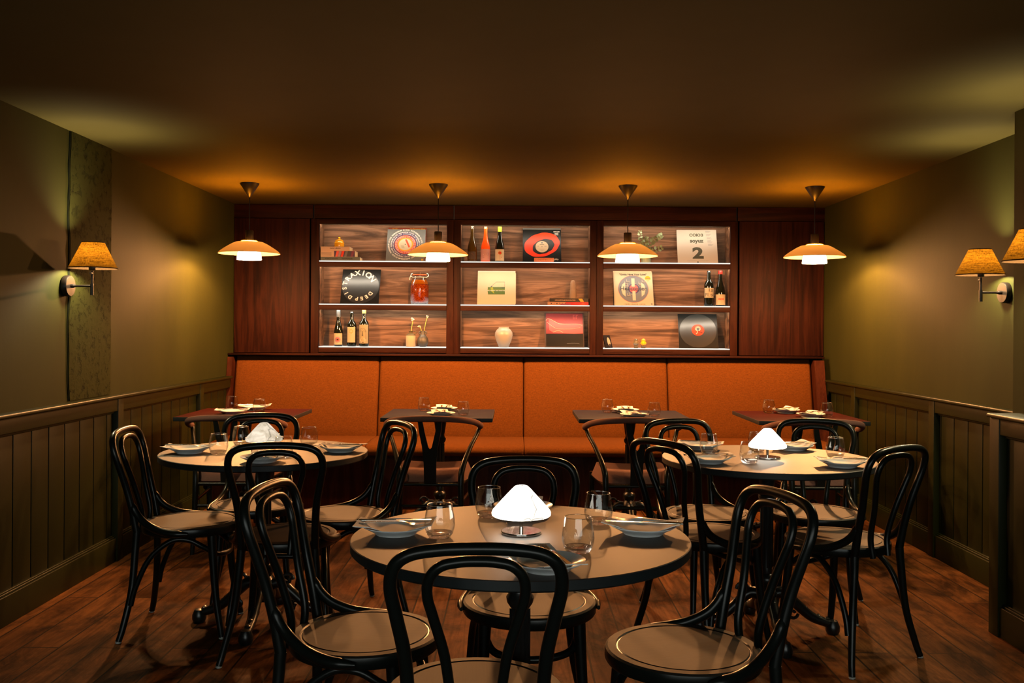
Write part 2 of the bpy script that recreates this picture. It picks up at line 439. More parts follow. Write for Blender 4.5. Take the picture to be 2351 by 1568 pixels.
# ------------------------------------------------------------------ mesh helpers
class MB:
    def __init__(self):
        self.v, self.f, self.m, self.mats = [], [], [], []
    def mi(self, mat):
        if mat not in self.mats:
            self.mats.append(mat)
        return self.mats.index(mat)
    def add(self, vs, fs, mat, M=None):
        b = len(self.v)
        k = self.mi(mat)
        self.v += [tuple(M @ Vector(p)) if M is not None else tuple(p) for p in vs]
        for f in fs:
            self.f.append([b + i for i in f])
            self.m.append(k)
        return self
    def box(self, a, b, mat, M=None, bev=0.0):
        x0, y0, z0 = a
        x1, y1, z1 = b
        if not bev:
            vs = [(x, y, z) for z in (z0, z1) for y in (y0, y1) for x in (x0, x1)]
            return self.add(vs, [(0, 2, 3, 1), (4, 5, 7, 6), (0, 1, 5, 4), (2, 6, 7, 3), (0, 4, 6, 2), (1, 3, 7, 5)], mat, M)
        return self.rbox(a, b, mat, bev, M)
    def rbox(self, a, b, mat, r, M=None, n=3):
        """box whose edges are all rounded by r"""
        cx, cy, cz = [(p + q) / 2 for p, q in zip(a, b)]
        h = [max((q - p) / 2 - r, 0) for p, q in zip(a, b)]
        vs, fs = [], []
        st = 4 * n
        rows = 2 * n
        ring = []
        for i in range(rows + 1):
            th = -PI / 2 + PI * i / rows
            for zz in ((-1, 1) if i == n else ((-1,) if i < n else (1,))):
                row = []
                for q in range(4):
                    for j in range(n + 1):
                        ph = PI / 2 * (q + j / n)
                        sx = 1 if q in (0, 3) else -1
                        sy = 1 if q in (0, 1) else -1
                        row.append(len(vs))
                        vs.append((cx + sx * h[0] + r * math.cos(th) * math.cos(ph), cy + sy * h[1] + r * math.cos(th) * math.sin(ph), cz + zz * h[2] + r * math.sin(th)))
                ring.append(row)
        for A, B in zip(ring, ring[1:]):
            k = len(A)
            for i in range(k):
                fs.append((A[i], A[(i + 1) % k], B[(i + 1) % k], B[i]))
        fs.append(tuple(reversed(ring[0])))
        fs.append(tuple(ring[-1]))
        return self.add(vs, fs, mat, M)
    def lathe(self, prof, mat, segs=32, M=None, mats=None):
        vs, rows = [], []
        for (r, z) in prof:
            if r < 1e-6:
                rows.append([len(vs)])
                vs.append((0, 0, z))
            else:
                row = []
                for i in range(segs):
                    a = 2 * PI * i / segs
                    row.append(len(vs))
                    vs.append((r * math.cos(a), r * math.sin(a), z))
                rows.append(row)
        base = len(self.v)
        self.add(vs, [], mat, M)
        for k, (A, B) in enumerate(zip(rows, rows[1:])):
            mm = self.mi(mats[k] if mats else mat)
            for i in range(segs):
                j = (i + 1) % segs
                if len(A) == 1 and len(B) == 1:
                    continue
                if len(A) == 1:
                    f = (A[0], B[j], B[i])
                elif len(B) == 1:
                    f = (A[i], A[j], B[0])
                else:
                    f = (A[i], A[j], B[j], B[i])
                self.f.append([base + q for q in f])
                self.m.append(mm)
        return self
    def tube(self, pts, rad, mat, segs=10, closed=False, M=None, flat=1.0, ref=None):
        pts = [Vector(p) for p in pts]
        n = len(pts)
        R = rad if callable(rad) else ((lambda t: rad) if not isinstance(rad, (list, tuple)) else (lambda t: rad[0] + (rad[1] - rad[0]) * t))
        tang = []
        for i in range(n):
            a = pts[(i - 1) % n] if closed or i > 0 else pts[i]
            b = pts[(i + 1) % n] if closed or i < n - 1 else pts[i]
            tang.append((b - a).normalized())
        up = Vector(ref) if ref else (Vector((0, 0, 1)) if abs(tang[0].z) < 0.9 else Vector((0, 1, 0)))
        nrm = (up - tang[0] * up.dot(tang[0])).normalized()
        vs, rows = [], []
        for i in range(n):
            nrm = (nrm - tang[i] * nrm.dot(tang[i])).normalized()
            bi = tang[i].cross(nrm)
            r = R(i / max(n - 1, 1))
            row = []
            for k in range(segs):
                a = 2 * PI * k / segs
                row.append(len(vs))
                vs.append(pts[i] + nrm * (math.cos(a) * r * flat) + bi * (math.sin(a) * r))
            rows.append(row)
        fs = []
        for A, B in zip(rows, rows[1:] + ([rows[0]] if closed else [])):
            for k in range(segs):
                j = (k + 1) % segs
                fs.append((A[k], A[j], B[j], B[k]))
        if not closed:
            fs.append(tuple(reversed(rows[0])))
            fs.append(tuple(rows[-1]))
        return self.add(vs, fs, mat, M)
    def prism(self, outline, d0, d1, mat, axis='y', M=None, front=None):
        """extrude a 2D outline (x,z) along y, or (x,y) along z"""
        n = len(outline)
        mk = (lambda p, d: (p[0], d, p[1])) if axis == 'y' else (lambda p, d: (p[0], p[1], d))
        vs = [mk(p, d0) for p in outline] + [mk(p, d1) for p in outline]
        fs = [tuple(range(n)), tuple(reversed(range(n, 2 * n)))] + [(i, n + i, n + (i + 1) % n, (i + 1) % n) for i in range(n)]
        return self.add(vs, fs, mat, M)
    def disc(self, c, r, y, mat, M=None, segs=36, r0=0.0, a0=0, a1=2 * PI, rz=None):
        """flat print (x,z plane at depth y) - disc or ring"""
        rz = rz or r
        full = abs(a1 - a0 - 2 * PI) < 1e-6
        n = segs if full else segs + 1
        k = r0 / r if r else 0
        out = [(c[0] + r * math.cos(a0 + (a1 - a0) * i / segs), y, c[1] + rz * math.sin(a0 + (a1 - a0) * i / segs)) for i in range(n)]
        if r0 <= 0:
            return self.add(out, [tuple(range(n))], mat, M) if full else self.add(out + [(c[0], y, c[1])], [tuple(range(n + 1))], mat, M)
        inn = [(c[0] + (p[0] - c[0]) * k, y, c[1] + (p[2] - c[1]) * k) for p in out]
        return self.add(out + inn, [(i, (i + 1) % n, n + (i + 1) % n, n + i) for i in range(n if full else n - 1)], mat, M)
    def quad(self, x0, z0, x1, z1, y, mat, M=None):
        return self.add([(x0, y, z0), (x1, y, z0), (x1, y, z1), (x0, y, z1)], [(0, 1, 2, 3)], mat, M)
    def build(self, name, parent=None, smooth=40, loc=None, rot=None):
        me = bpy.data.meshes.new(name)
        me.from_pydata(self.v, [], self.f)
        for mt in self.mats:
            me.materials.append(MATS[mt])
        me.polygons.foreach_set('material_index', self.m)
        if smooth:
            me.polygons.foreach_set('use_smooth', [True] * len(me.polygons))
            me.update()
            me.set_sharp_from_angle(angle=math.radians(smooth))
        me.update()
        o = bpy.data.objects.new(name, me)
        COL.objects.link(o)
        if parent is not None:
            o.parent = parent
        if loc:
            o.location = loc
        if rot:
            o.rotation_euler = rot
        return o

def fix(o):
    import bmesh
    b = bmesh.new()
    b.from_mesh(o.data)
    bmesh.ops.recalc_face_normals(b, faces=b.faces)
    b.to_mesh(o.data)
    b.free()
    return o

def spline(pts, n=8, closed=False):
    P = [Vector(p) for p in pts]
    out = []
    k = len(P)
    rng = range(k) if closed else range(k - 1)
    for i in rng:
        p1, p2 = P[i], P[(i + 1) % k]
        p0 = P[i - 1] if (closed or i > 0) else p1 * 2 - p2
        p3 = P[(i + 2) % k] if (closed or i + 2 < k) else p2 * 2 - p1
        for j in range(n):
            t = j / n
            out.append(0.5 * ((2 * p1) + (p2 - p0) * t + (2 * p0 - 5 * p1 + 4 * p2 - p3) * t * t + (3 * p1 - p0 - 3 * p2 + p3) * t ** 3))
    if not closed:
        out.append(P[-1])
    return out

_TXT = {}
def glyphs(s, size, bold=0.0, align='CENTER'):
    key = (s, size, bold, align)
    if key not in _TXT:
        cu = bpy.data.curves.new('lettering', 'FONT')
        cu.body = s
        cu.size = size
        cu.offset = bold
        cu.align_x = align
        cu.align_y = 'CENTER'
        cu.resolution_u = 3
        o = bpy.data.objects.new('lettering', cu)
        COL.objects.link(o)
        dg = bpy.context.evaluated_depsgraph_get()
        me = bpy.data.meshes.new_from_object(o.evaluated_get(dg))
        _TXT[key] = ([tuple(v.co) for v in me.vertices], [tuple(p.vertices) for p in me.polygons])
        bpy.data.meshes.remove(me)
        bpy.data.objects.remove(o)
        bpy.data.curves.remove(cu)
    return _TXT[key]

def write(mb, s, x, z, y, size, mat, bold=0.0, rot=0.0, sx=1.0, sz=1.0, align='CENTER', M=None):
    vs, fs = glyphs(s, size, bold, align)
    c, sn = math.cos(rot), math.sin(rot)
    mb.add([(x + (p[0] * sx) * c - (p[1] * sz) * sn, y, z + (p[0] * sx) * sn + (p[1] * sz) * c) for p in vs], fs, mat, M)

def write_ring(mb, s, cx, cz, y, r, a0, a1, size, mat, bold=0.0, rx=1.0, M=None):
    """letters clockwise from angle a0 down to a1, tops outward"""
    n = len(s)
    for i, ch in enumerate(s):
        if ch == ' ':
            continue
        a = a0 + (a1 - a0) * (i / max(n - 1, 1))
        sz = size(i / max(n - 1, 1)) if callable(size) else size
        write(mb, ch, cx + r * rx * math.cos(a), cz + r * math.sin(a), y, sz, mat, bold, a - PI / 2, M=M)

# ------------------------------------------------------------------ object helpers
def tag(o, label, cat, group=None):
    o['label'] = label
    o['category'] = cat
    if group:
        o['group'] = group
    return o

def thing(name, label, cat, loc=(0, 0, 0), rz=0.0, group=None):
    o = bpy.data.objects.new(name, None)
    o.empty_display_size = 0.1
    COL.objects.link(o)
    o.location = loc
    o.rotation_euler = (0, 0, rz)
    return tag(o, label, cat, group)

KIDS = {}
def kids(o):
    return [c for c in o.children]

def dup(o, loc, rz, label, group=None, parent=None):
    c = o.copy()
    COL.objects.link(c)
    if parent is None:
        c.location = loc
        c.rotation_euler = (0, 0, rz)
        c['label'] = label
        if group:
            c['group'] = group
    else:
        c.parent = parent
    for ch in list(o.children):
        dup(ch, None, None, None, None, c)
    return c

def struct(o):
    o['kind'] = 'structure'
    return o

def yaw(fx, fy):
    return math.atan2(-fx, fy)

# ------------------------------------------------------------------ room shell
XL, XR, YB, CZ = -2.222, 2.452, 7.47, 2.267
YF = -1.6
DADO = 0.915

struct(MB().box((XL - 0.3, YF, -0.1), (XR + 0.3, 7.9, 0.0), 'floor_boards').build('floor', smooth=0))
struct(MB().box((XL - 0.3, YF, CZ), (XR + 0.3, 7.9, CZ + 0.1), 'ceiling_paint').build('ceiling', smooth=0))
struct(MB().box((XL - 0.2, YF, 0.0), (XL, 7.9, CZ), 'wall_paint').build('wall_left', smooth=0))
struct(MB().box((XR, YF, 0.0), (XR + 0.2, 7.9, CZ), 'wall_paint').build('wall_right', smooth=0))
struct(MB().box((XL, 7.75, 0.0), (XR, 7.9, CZ), 'wall_paint').build('wall_back', smooth=0))

mb = MB()  # unseen wall added behind the camera; its opening limits the fill light
for a, bb in (((XL, 0.0), (XR, 0.55)), ((XL, 1.80), (XR, CZ)), ((XL, 0.55), (XL + 0.25, 1.80)), ((XR - 0.25, 0.55), (XR, 1.80))):
    mb.box((a[0], YF - 0.15, a[1]), (bb[0], YF, bb[1]), 'wall_paint')
struct(mb.build('wall_fill_mask', smooth=0))

# strip of exposed rough plaster on the left wall, with the open joint beside it
def jag(y, z):
    return y + 0.006 * math.sin(z * 9.1) + 0.004 * math.sin(z * 23.0)
mb = MB()
zs = [DADO + 0.005 + (CZ - DADO - 0.005) * i / 40 for i in range(41)]
out = [(jag(4.705, z), z) for z in zs] + [(5.185 + 0.002 * math.sin(z * 17), z) for z in reversed(zs)]
n = len(out)
vs = [(XL + 0.006, p[0], p[1]) for p in out] + [(XL - 0.01, p[0], p[1]) for p in out]
mb.add(vs, [tuple(reversed(range(n)))] + [(i, (i + 1) % n, n + (i + 1) % n, n + i) for i in range(n)], 'rough_plaster')
struct(fix(mb.build('pillar', smooth=0)))
plain('crack_dark', (0.006, 0.007, 0.004), 0.95, spec=0.02)
mb = MB()
pl = [(XL + 0.001, jag(4.695, z), z) for z in zs]
mb.tube(pl, lambda t: 0.0035 + 0.004 * math.sin(t * 31) ** 2 if t > 0.3 else 0.0035, 'crack_dark', 6)
struct(mb.build('trim_1'))

def dado(xw, sgn, y0, y1, stiles, h, proud=0.045, cap=0.02):
    """boarded wainscot against a wall plane x=xw; sgn=+1 when the room lies at larger x"""
    boards, rail, skirt = MB(), MB(), MB()
    def bx(m, a, b, ya, yb, za, zb, mat='panel_paint', bev=0.0):
        xs = sorted((xw + sgn * a, xw + sgn * b))
        m.box((xs[0], ya, za), (xs[1], yb, zb), mat, bev=bev)
    w = 0.16
    y = y0
    while y < y1 - 0.01:
        e = min(y + w, y1)
        bx(boards, 0.0, 0.012, y, e, 0.1, h - 0.03)
        bx(boards, 0.012, 0.016, y + 0.004, e - 0.004, 0.1, h - 0.03, bev=0.0018)
        y = e
    bx(rail, 0.0, proud, y0, y1, h - 0.088, h - 0.018, bev=0.004)
    bx(rail, 0.0, proud + cap, y0 - 0.005, y1, h - 0.018, h, bev=0.006)
    bx(rail, 0.0, 0.026, y0, y1, h - 0.100, h - 0.088, bev=0.003)
    for (a, b) in stiles:
        bx(rail, 0.0, proud + 0.004, a, b, 0.0, h - 0.0185, bev=0.003)
    bx(skirt, 0.0, proud - 0.004, y0, y1, 0.0, 0.128, bev=0.003)
    bx(skirt, 0.0, proud - 0.012, y0, y1, 0.128, 0.137, bev=0.003)
    bx(skirt, 0.0, 0.026, y0, y1, 0.137, 0.143, bev=0.002)
    return boards, rail, skirt

b1, r1, s1 = dado(XL, 1, YF, 7.25, [(5.19, 5.26), (6.55, 6.62), (3.85, 3.92), (2.5, 2.57), (1.1, 1.17)], DADO)
struct(b1.build('trim_2', smooth=30))
struct(r1.build('trim_3', smooth=30))
struct(s1.build('baseboard_left', smooth=30))
b1, r1, s1 = dado(XR, -1, 4.1, 7.25, [(5.40, 5.47), (6.66, 6.73)], DADO)
struct(b1.build('trim_4', smooth=30))
struct(r1.build('trim_5', smooth=30))
struct(s1.build('baseboard_right', smooth=30))
# pier on the right, nearer to the camera
PX = 2.205
struct(MB().box((PX, YF, 0.0), (XR, 4.17, CZ), 'wall_paint').build('wall_pier', smooth=0))
mb = MB().box((2.106, YF, 0.0), (PX, 4.075, 0.91), 'panel_paint')
struct(mb.build('trim_6', smooth=0))
b1, r1, s1 = dado(2.106, -1, YF, 4.08, [(4.0, 4.08), (2.7, 2.77), (1.4, 1.47)], 0.945, 0.045)
struct(b1.build('trim_7', smooth=30))
r1.box((2.09, YF, 0.911), (PX + 0.002, 4.083, 0.9445), 'panel_paint')
struct(r1.build('trim_8', smooth=30))
struct(s1.build('baseboard_pier', smooth=30))

# ------------------------------------------------------------------ back wall joinery
FY = YB            # front plane
BACK = YB + 0.20   # back of the display niches
ROWS = [(1.8225, 2.113), (1.481, 1.773), (1.143, 1.433)]     # shelf top, soffit above
# fascia boards under the ceiling
mb = MB()
for a, bb in ((XL, -1.600), (-1.588, -0.488), (-0.478, 1.752), (1.764, XR)):
    mb.box((a, FY, 2.156), (bb, FY + 0.03, CZ - 0.004), 'walnut_level', bev=0.0015)
mb.box((XL, FY + 0.028, 2.1565), (XR, FY + 0.05, CZ), 'ink_black')
struct(mb.build('trim_9', smooth=30))
# plain veneered panels at both ends
for nm, xa, xb, lab in (('wall_panel', XL + 0.004, -1.624, 'tall plain walnut wall panel left of the lit shelves'),
                        ('wall_panel', 1.779, XR - 0.006, 'tall plain walnut wall panel right of the lit shelves')):
    mb = MB().box((xa, FY - 0.006, 1.092), (xb, FY + 0.022, 2.152), 'walnut_upright', bev=0.002)
    tag(mb.build(nm, smooth=30), lab, 'panel', 'plain walnut panels beside the shelves')

def shelf_unit(x0, x1, xa, xb, label):
    """x0..x1 overall frame, xa..xb the opening"""
    t = thing('shelf_unit', label, 'shelves', ((xa + xb) / 2, FY, 1.089), 0, 'lit walnut shelf units')
    ox, oy, oz = t.location
    def P(m, nm, parent=t, smooth=30):
        o = m.build(nm, parent, smooth)
        o.location = (-ox, -oy, -oz) if parent is t else (0, 0, 0)
        return o
    f = MB()
    f.box((x0, FY, 1.089), (xa, FY + 0.035, 2.152), 'walnut_upright', bev=0.0015)
    f.box((xb, FY, 1.089), (x1, FY + 0.035, 2.152), 'walnut_upright', bev=0.0015)
    f.box((xa, FY + 0.001, 2.113), (xb, FY + 0.035, 2.152), 'walnut_level', bev=0.0015)
    P(f, 'frame')
    P(MB().box((xa - 0.02, BACK, 1.09), (xb + 0.02, BACK + 0.012, 2.14), 'walnut_back'), 'back_panel')
    for a, bb in ((xa - 0.014, xa), (xb, xb + 0.014)):
        P(MB().box((a, FY + 0.035, 1.09), (bb, BACK, 2.14), 'walnut_back'), 'side_panel')
    top = MB().box((xa, FY + 0.033, 2.1245), (xb, BACK, 2.14), 'crinkled_foil')
    P(top, 'soffit')
    for (zt, zs) in ROWS:
        lo = zt - 0.0485
        s = MB().box((xa + 0.0005, FY + 0.001, lo), (xb - 0.0005, FY + 0.03, zt - 0.009), 'walnut_level', bev=0.0015)
        s.box((xa, FY + 0.03, lo + 0.012), (xb, BACK, lo + 0.022), 'crinkled_foil')
        so = P(s, 'shelf')
        g = MB().box((xa + 0.001, FY + 0.003, zt - 0.008), (xb - 0.001, BACK - 0.001, zt), 'lit_glass')
        g.build('glass_top', so, 30)
        l = MB()
        y0, z0 = FY + 0.037, zs + 0.0095
        l.add([(xa + 0.01, y0, z0 - 0.007), (xb - 0.01, y0, z0 - 0.007), (xb - 0.01, y0 + 0.007, z0), (xa + 0.01, y0 + 0.007, z0)], [(0, 1, 2, 3)], 'strip_light')
        P(l, 'light_strip', t, 0)
    return t

U = [(-1.549, -0.538), (-0.427, 0.596), (0.703, 1.708)]
shelf_unit(-1.612, -0.484, *U[0], 'lit walnut shelf unit at the left, holding the honey-coloured pot and ferment jar')
shelf_unit(-0.482, 0.648, *U[1], 'middle lit walnut shelf unit holding the white frosted vase')
shelf_unit(0.650, 1.766, *U[2], 'lit walnut shelf unit at the right, holding the eucalyptus vase and two glass birds')

# ------------------------------------------------------------------ banquette
bq = thing('banquette', 'long orange fabric banquette along the back wall under the shelves', 'bench', (0.1, 7.0, 0))
def BQ(m, nm, smooth=35, parent=bq):
    o = m.build(nm, parent, smooth)
    o.location = (-0.1, -7.0, 0)
    return o
def cushion(p00, p01, p10, p11, th, mat, nu=14, nv=10, puff=0.02, r=0.03):
    """soft slab: a curved front skin over the quad p00 (left bottom) p01 (right bottom) p10 (left top) p11, thickness back along the normal"""
    A, Bq, Cq, D = [Vector(p) for p in (p00, p01, p10, p11)]
    nrm = (Bq - A).cross(Cq - A).normalized()
    vs, fs = [], []
    def edge(t, L):
        d = min(t, 1 - t) * L
        return 1.0 if d >= r else math.sqrt(max(0.0, 1 - ((r - d) / r) ** 2))
    LU, LV = (Bq - A).length, (Cq - A).length
    def params(n, L):
        ts = [0, r * 0.08 / L, r * 0.3 / L, r * 0.6 / L, r / L]
        mid = [r / L + (1 - 2 * r / L) * i / n for i in range(1, n)]
        return ts + mid + [1 - t for t in reversed(ts)]
    us, vv = params(nu, LU), params(nv, LV)
    for v in vv:
        for u in us:
            p = A * (1 - u) * (1 - v) + Bq * u * (1 - v) + Cq * (1 - u) * v + D * u * v
            e = edge(u, LU) * edge(v, LV)
            bulge = puff * (math.sin(PI * u) ** 0.5) * (math.sin(PI * v) ** 0.5)
            vs.append(p + nrm * (-r + r * e + bulge * e))
    k = len(us)
    for j in range(len(vv) - 1):
        for i in range(k - 1):
            fs.append((j * k + i, j * k + i + 1, (j + 1) * k + i + 1, (j + 1) * k + i))
    # sides
    rim = [i for i in range(k)] + [j * k + k - 1 for j in range(1, len(vv))] + [(len(vv) - 1) * k + i for i in reversed(range(k - 1))] + [j * k for j in reversed(range(1, len(vv) - 1))]
    b0 = len(vs)
    for i in rim:
        vs.append(vs[i] - nrm * (th - r))
    q = len(rim)
    for i in range(q):
        fs.append((rim[(i + 1) % q], rim[i], b0 + i, b0 + (i + 1) % q))
    fs.append(tuple(reversed(range(b0, b0 + q))))
    return MB().add(vs, fs, mat)
bx_edges = [-2.175, -1.050, 0.076, 1.196, 2.318]
for a, bb in zip(bx_edges, bx_edges[1:]):
    BQ(cushion((a + 0.002, 7.24, 0.445), (bb - 0.002, 7.24, 0.445), (a + 0.002, 7.385, 1.073), (bb - 0.002, 7.385, 1.073), 0.07, 'orange_fabric', puff=0.012, r=0.022), 'back_cushion', 60)
sx_edges = [-2.175, -1.05, 0.076, 1.196, 2.318]
for a, bb in zip(sx_edges, sx_edges[1:]):
    # seat cushion swept along x with a soft front edge
    prof = [(7.30, 0.385), (6.70, 0.385), (6.668, 0.392), (6.655, 0.41), (6.655, 0.43), (6.668, 0.451), (6.70, 0.462), (6.80, 0.468), (7.0, 0.470), (7.30, 0.462)]
    pr = [Vector((0, p[0], p[1])) for p in prof]
    m = MB()
    xs = [a + 0.002, a + 0.008, a + 0.025, bb - 0.025, bb - 0.008, bb - 0.002]
    sc = [0.965, 0.99, 1, 1, 0.99, 0.965]
    vs = []
    cy, cz = 7.0, 0.425
    for x, s in zip(xs, sc):
        for p in pr:
            vs.append((x, cy + (p.y - cy) * (s if p.y < 7 else 1), cz + (p.z - cz) * s))
    k = len(pr)
    fs = []
    for j in range(len(xs) - 1):
        for i in range(k):
            fs.append((j * k + i, j * k + (i + 1) % k, (j + 1) * k + (i + 1) % k, (j + 1) * k + i))
    fs.append(tuple(reversed(range(k))))
    fs.append(tuple(range((len(xs) - 1) * k, len(xs) * k)))
    m.add(vs, fs, 'orange_fabric')
    BQ(fix(m.build('seat_cushion', bq, 60)) and MB().box((0, 0, 0), (0.001, 0.001, 0.001), 'ink_black'), 'seat_cushion', 0) if False else None
    o = fix(m.build('seat_cushion', bq, 60))
    o.location = (-0.1, -7.0, 0)
BQ(MB().box((-2.19, 6.72, 0.0), (2.33, 7.30, 0.383), 'mahogany', bev=0.003), 'base')
for xa, xb in ((XL + 0.004, -2.180), (2.325, XR - 0.05)):
    m = MB()
    m.prism([(7.44, 0.0), (6.72, 0.0), (6.72, 0.42), (7.17, 0.46), (7.31, 1.06), (7.44, 1.06)], xa, xb, 'mahogany')
    m.v = [(p[1], p[0], p[2]) for p in m.v]
    o = BQ(m, 'end_panel')
    fix(o)
BQ(MB().box((XL + 0.003, 7.315, 1.0745), (XR - 0.045, FY + 0.03, 1.0885), 'walnut_level', bev=0.002), 'ledge')

# ------------------------------------------------------------------ pendant lamps
def make_pendant():
    t = thing('pendant_lamp', '', 'lamp')
    # origin at the ceiling
    h = lambda z: z - CZ
    MB().lathe([(0, h(CZ)), (0.064, h(CZ)), (0.064, h(2.262)), (0.006, h(2.172)), (0, h(2.17))], 'pendant_black', 32).build('canopy', t)
    MB().tube([(0, 0, h(2.175)), (0, 0, h(1.94))], 0.0032, 'pendant_black', 8).build('cord', t)
    MB().lathe([(0, h(1.948)), (0.024, h(1.948)), (0.0265, h(1.944)), (0.0265, h(1.878)), (0.0, h(1.878))], 'pendant_black', 28).build('cap', t)
    # amber saucer
    oz = [(0.020, 1.884), (0.05, 1.880), (0.09, 1.868), (0.115, 1.8565), (0.13, 1.848), (0.165, 1.826), (0.19, 1.808), (0.205, 1.793)]
    pr = [(r, h(z)) for r, z in oz] + [(0.203, h(1.789))] + [(max(r - 0.002, 0.02), h(z - 0.004)) for r, z in reversed(oz[:-1])]
    no = len(oz)
    ms = ['amber_dome', 'amber_dome'] + ['amber_opal'] * (2 * (no - 2)) + ['amber_dome'] * 4
    MB().lathe(pr, 'amber_opal', 48, mats=ms).build('saucer_shade', t, 60)
    # white opal shade, open below
    oi = [(0.012, 1.812), (0.060, 1.811), (0.0705, 1.807), (0.0735, 1.800), (0.0785, 1.78), (0.082, 1.752)]
    pr = [(r, h(z)) for r, z in oi] + [(0.080, h(1.7485))] + [(max(r - 0.003, 0.01), h(z - 0.003)) for r, z in reversed(oi)]
    MB().lathe(pr, 'lamp_opal', 40).build('inner_shade', t, 60)
    MB().lathe([(0, h(1.795)), (0.012, h(1.795)), (0.014, h(1.775)), (0.021, h(1.772)), (0.022, h(1.766)), (0.018, h(1.760)), (0, h(1.757))], 'bulb_glow', 20).build('bulb', t, 60)
    return t
pend = make_pendant()
PEND_Y = 6.4
for i, (x, lab) in enumerate(((-1.80, 'amber saucer pendant lamp in front of the plain walnut panel at the left wall'),
                              (-0.52, 'amber saucer pendant lamp overlapping the grey ringed record sleeve'),
                              (0.765, 'amber saucer pendant lamp overlapping the eucalyptus vase'),
                              (2.033, 'amber saucer pendant lamp in front of the plain walnut panel at the right wall'))):
    if i == 0:
        pend.location = (x, PEND_Y, CZ)
        tag(pend, lab, 'lamp', 'amber pendant lamps over the square tables')
    else:
        dup(pend, (x, PEND_Y, CZ), 0, lab, 'amber pendant lamps over the square tables')
    ld = bpy.data.lights.new('pendant_light', 'POINT')
    ld.energy = PENDANT_BULB
    ld.color = COL_PEND
    ld.shadow_soft_size = 0.016
    lo = bpy.data.objects.new('pendant_light', ld)
    lo.location = (x, PEND_Y, 1.738)
    COL.objects.link(lo)
    ld = bpy.data.lights.new('added_gap_light', 'POINT')  # second light added between the shades so saucer and ceiling glow
    ld.energy = PENDANT_GAP
    ld.color = COL_PEND
    ld.shadow_soft_size = 0.038
    lo = bpy.data.objects.new('added_gap_light', ld)
    lo.location = (x, PEND_Y, 1.853)
    COL.objects.link(lo)

# ------------------------------------------------------------------ wall sconces
def make_sconce():
    """origin on the wall, arm along local +x"""
    t = thing('wall_lamp', '', 'lamp')
    Mx = Matrix.Rotation(PI / 2, 4, 'Y')
    MB().lathe([(0, 0.0), (0.052, 0.0), (0.052, 0.022), (0.049, 0.026), (0, 0.027)], 'bronze', 32, Mx).build('wall_plate', t)
    a = MB().tube([(0.026, 0, 0), (0.13, 0, 0)], 0.0055, 'bronze', 12)
    a.lathe([(0, 0.026), (0.010, 0.026), (0.010, 0.04), (0.0075, 0.043), (0.0055, 0.055)], 'bronze', 14, Mx)
    a.build('arm', t)
    s = MB().tube([(0.13, 0, -0.045), (0.13, 0, 0.012)], 0.0085, 'pendant_black', 12)
    s.tube([(0.13, 0, 0.012), (0.13, 0, 0.075)], 0.006, 'bronze', 12)
    s.lathe([(0, 0.078), (0.014, 0.078), (0.0155, 0.08), (0.0155, 0.112), (0, 0.112)], 'bronze', 16, Matrix.Translation((0.13, 0, 0)))
    s.build('stem', t)
    MB().tube([(0.13, 0, 0.062), (0.13, -0.018, 0.062)], 0.0065, 'bronze', 10).build('switch_knob', t)
    T = Matrix.Translation((0.135, 0, 0))
    pr = [(0.114, 0.088), (0.053, 0.214)]
    sh = MB().lathe([(0.114, 0.088), (0.0935, 0.130), (0.073, 0.172), (0.053, 0.214)], 'linen', 44, T)
    sh.lathe([(0.1145, 0.0855), (0.1155, 0.088), (0.1145, 0.0905), (0.1125, 0.088), (0.1145, 0.0855)], 'linen', 44, T)
    sh.lathe([(0.0535, 0.2125), (0.0548, 0.215), (0.0535, 0.2165), (0.052, 0.2145), (0.0535, 0.2125)], 'bronze', 44, T)
    sh.build('lamp_shade', t, 60)
    MB().lathe([(0, 0.112), (0.010, 0.112), (0.012, 0.12), (0.0, 0.124)], 'bulb_glow', 14, T).build('bulb', t, 60)
    return t
sc = make_sconce()
for i, (x, y, z, rz, lab) in enumerate(((XL + 0.006, 4.66, 1.492, 0, 'linen shaded bronze wall lamp on the left wall beside the rough plaster'),
                                        (XR, 4.70, 1.490, PI, 'linen shaded bronze wall lamp on the right wall, wholly in view'),
                                        (PX, 3.765, 1.492, PI, 'linen shaded wall lamp on the pier, cut by the right frame edge'))):
    if i == 0:
        sc.location = (x, y, z)
        sc.rotation_euler = (0, 0, rz)
        tag(sc, lab, 'lamp', 'linen wall lamps')
    else:
        dup(sc, (x, y, z), rz, lab, 'linen wall lamps')
    ld = bpy.data.lights.new('sconce_light', 'POINT')
    ld.energy = SCONCE_BULB
    ld.color = COL_SCON
    ld.shadow_soft_size = 0.036
    lo = bpy.data.objects.new('sconce_light', ld)
    lo.location = (x + 0.135 * math.cos(rz), y, z + 0.140)
    COL.objects.link(lo)

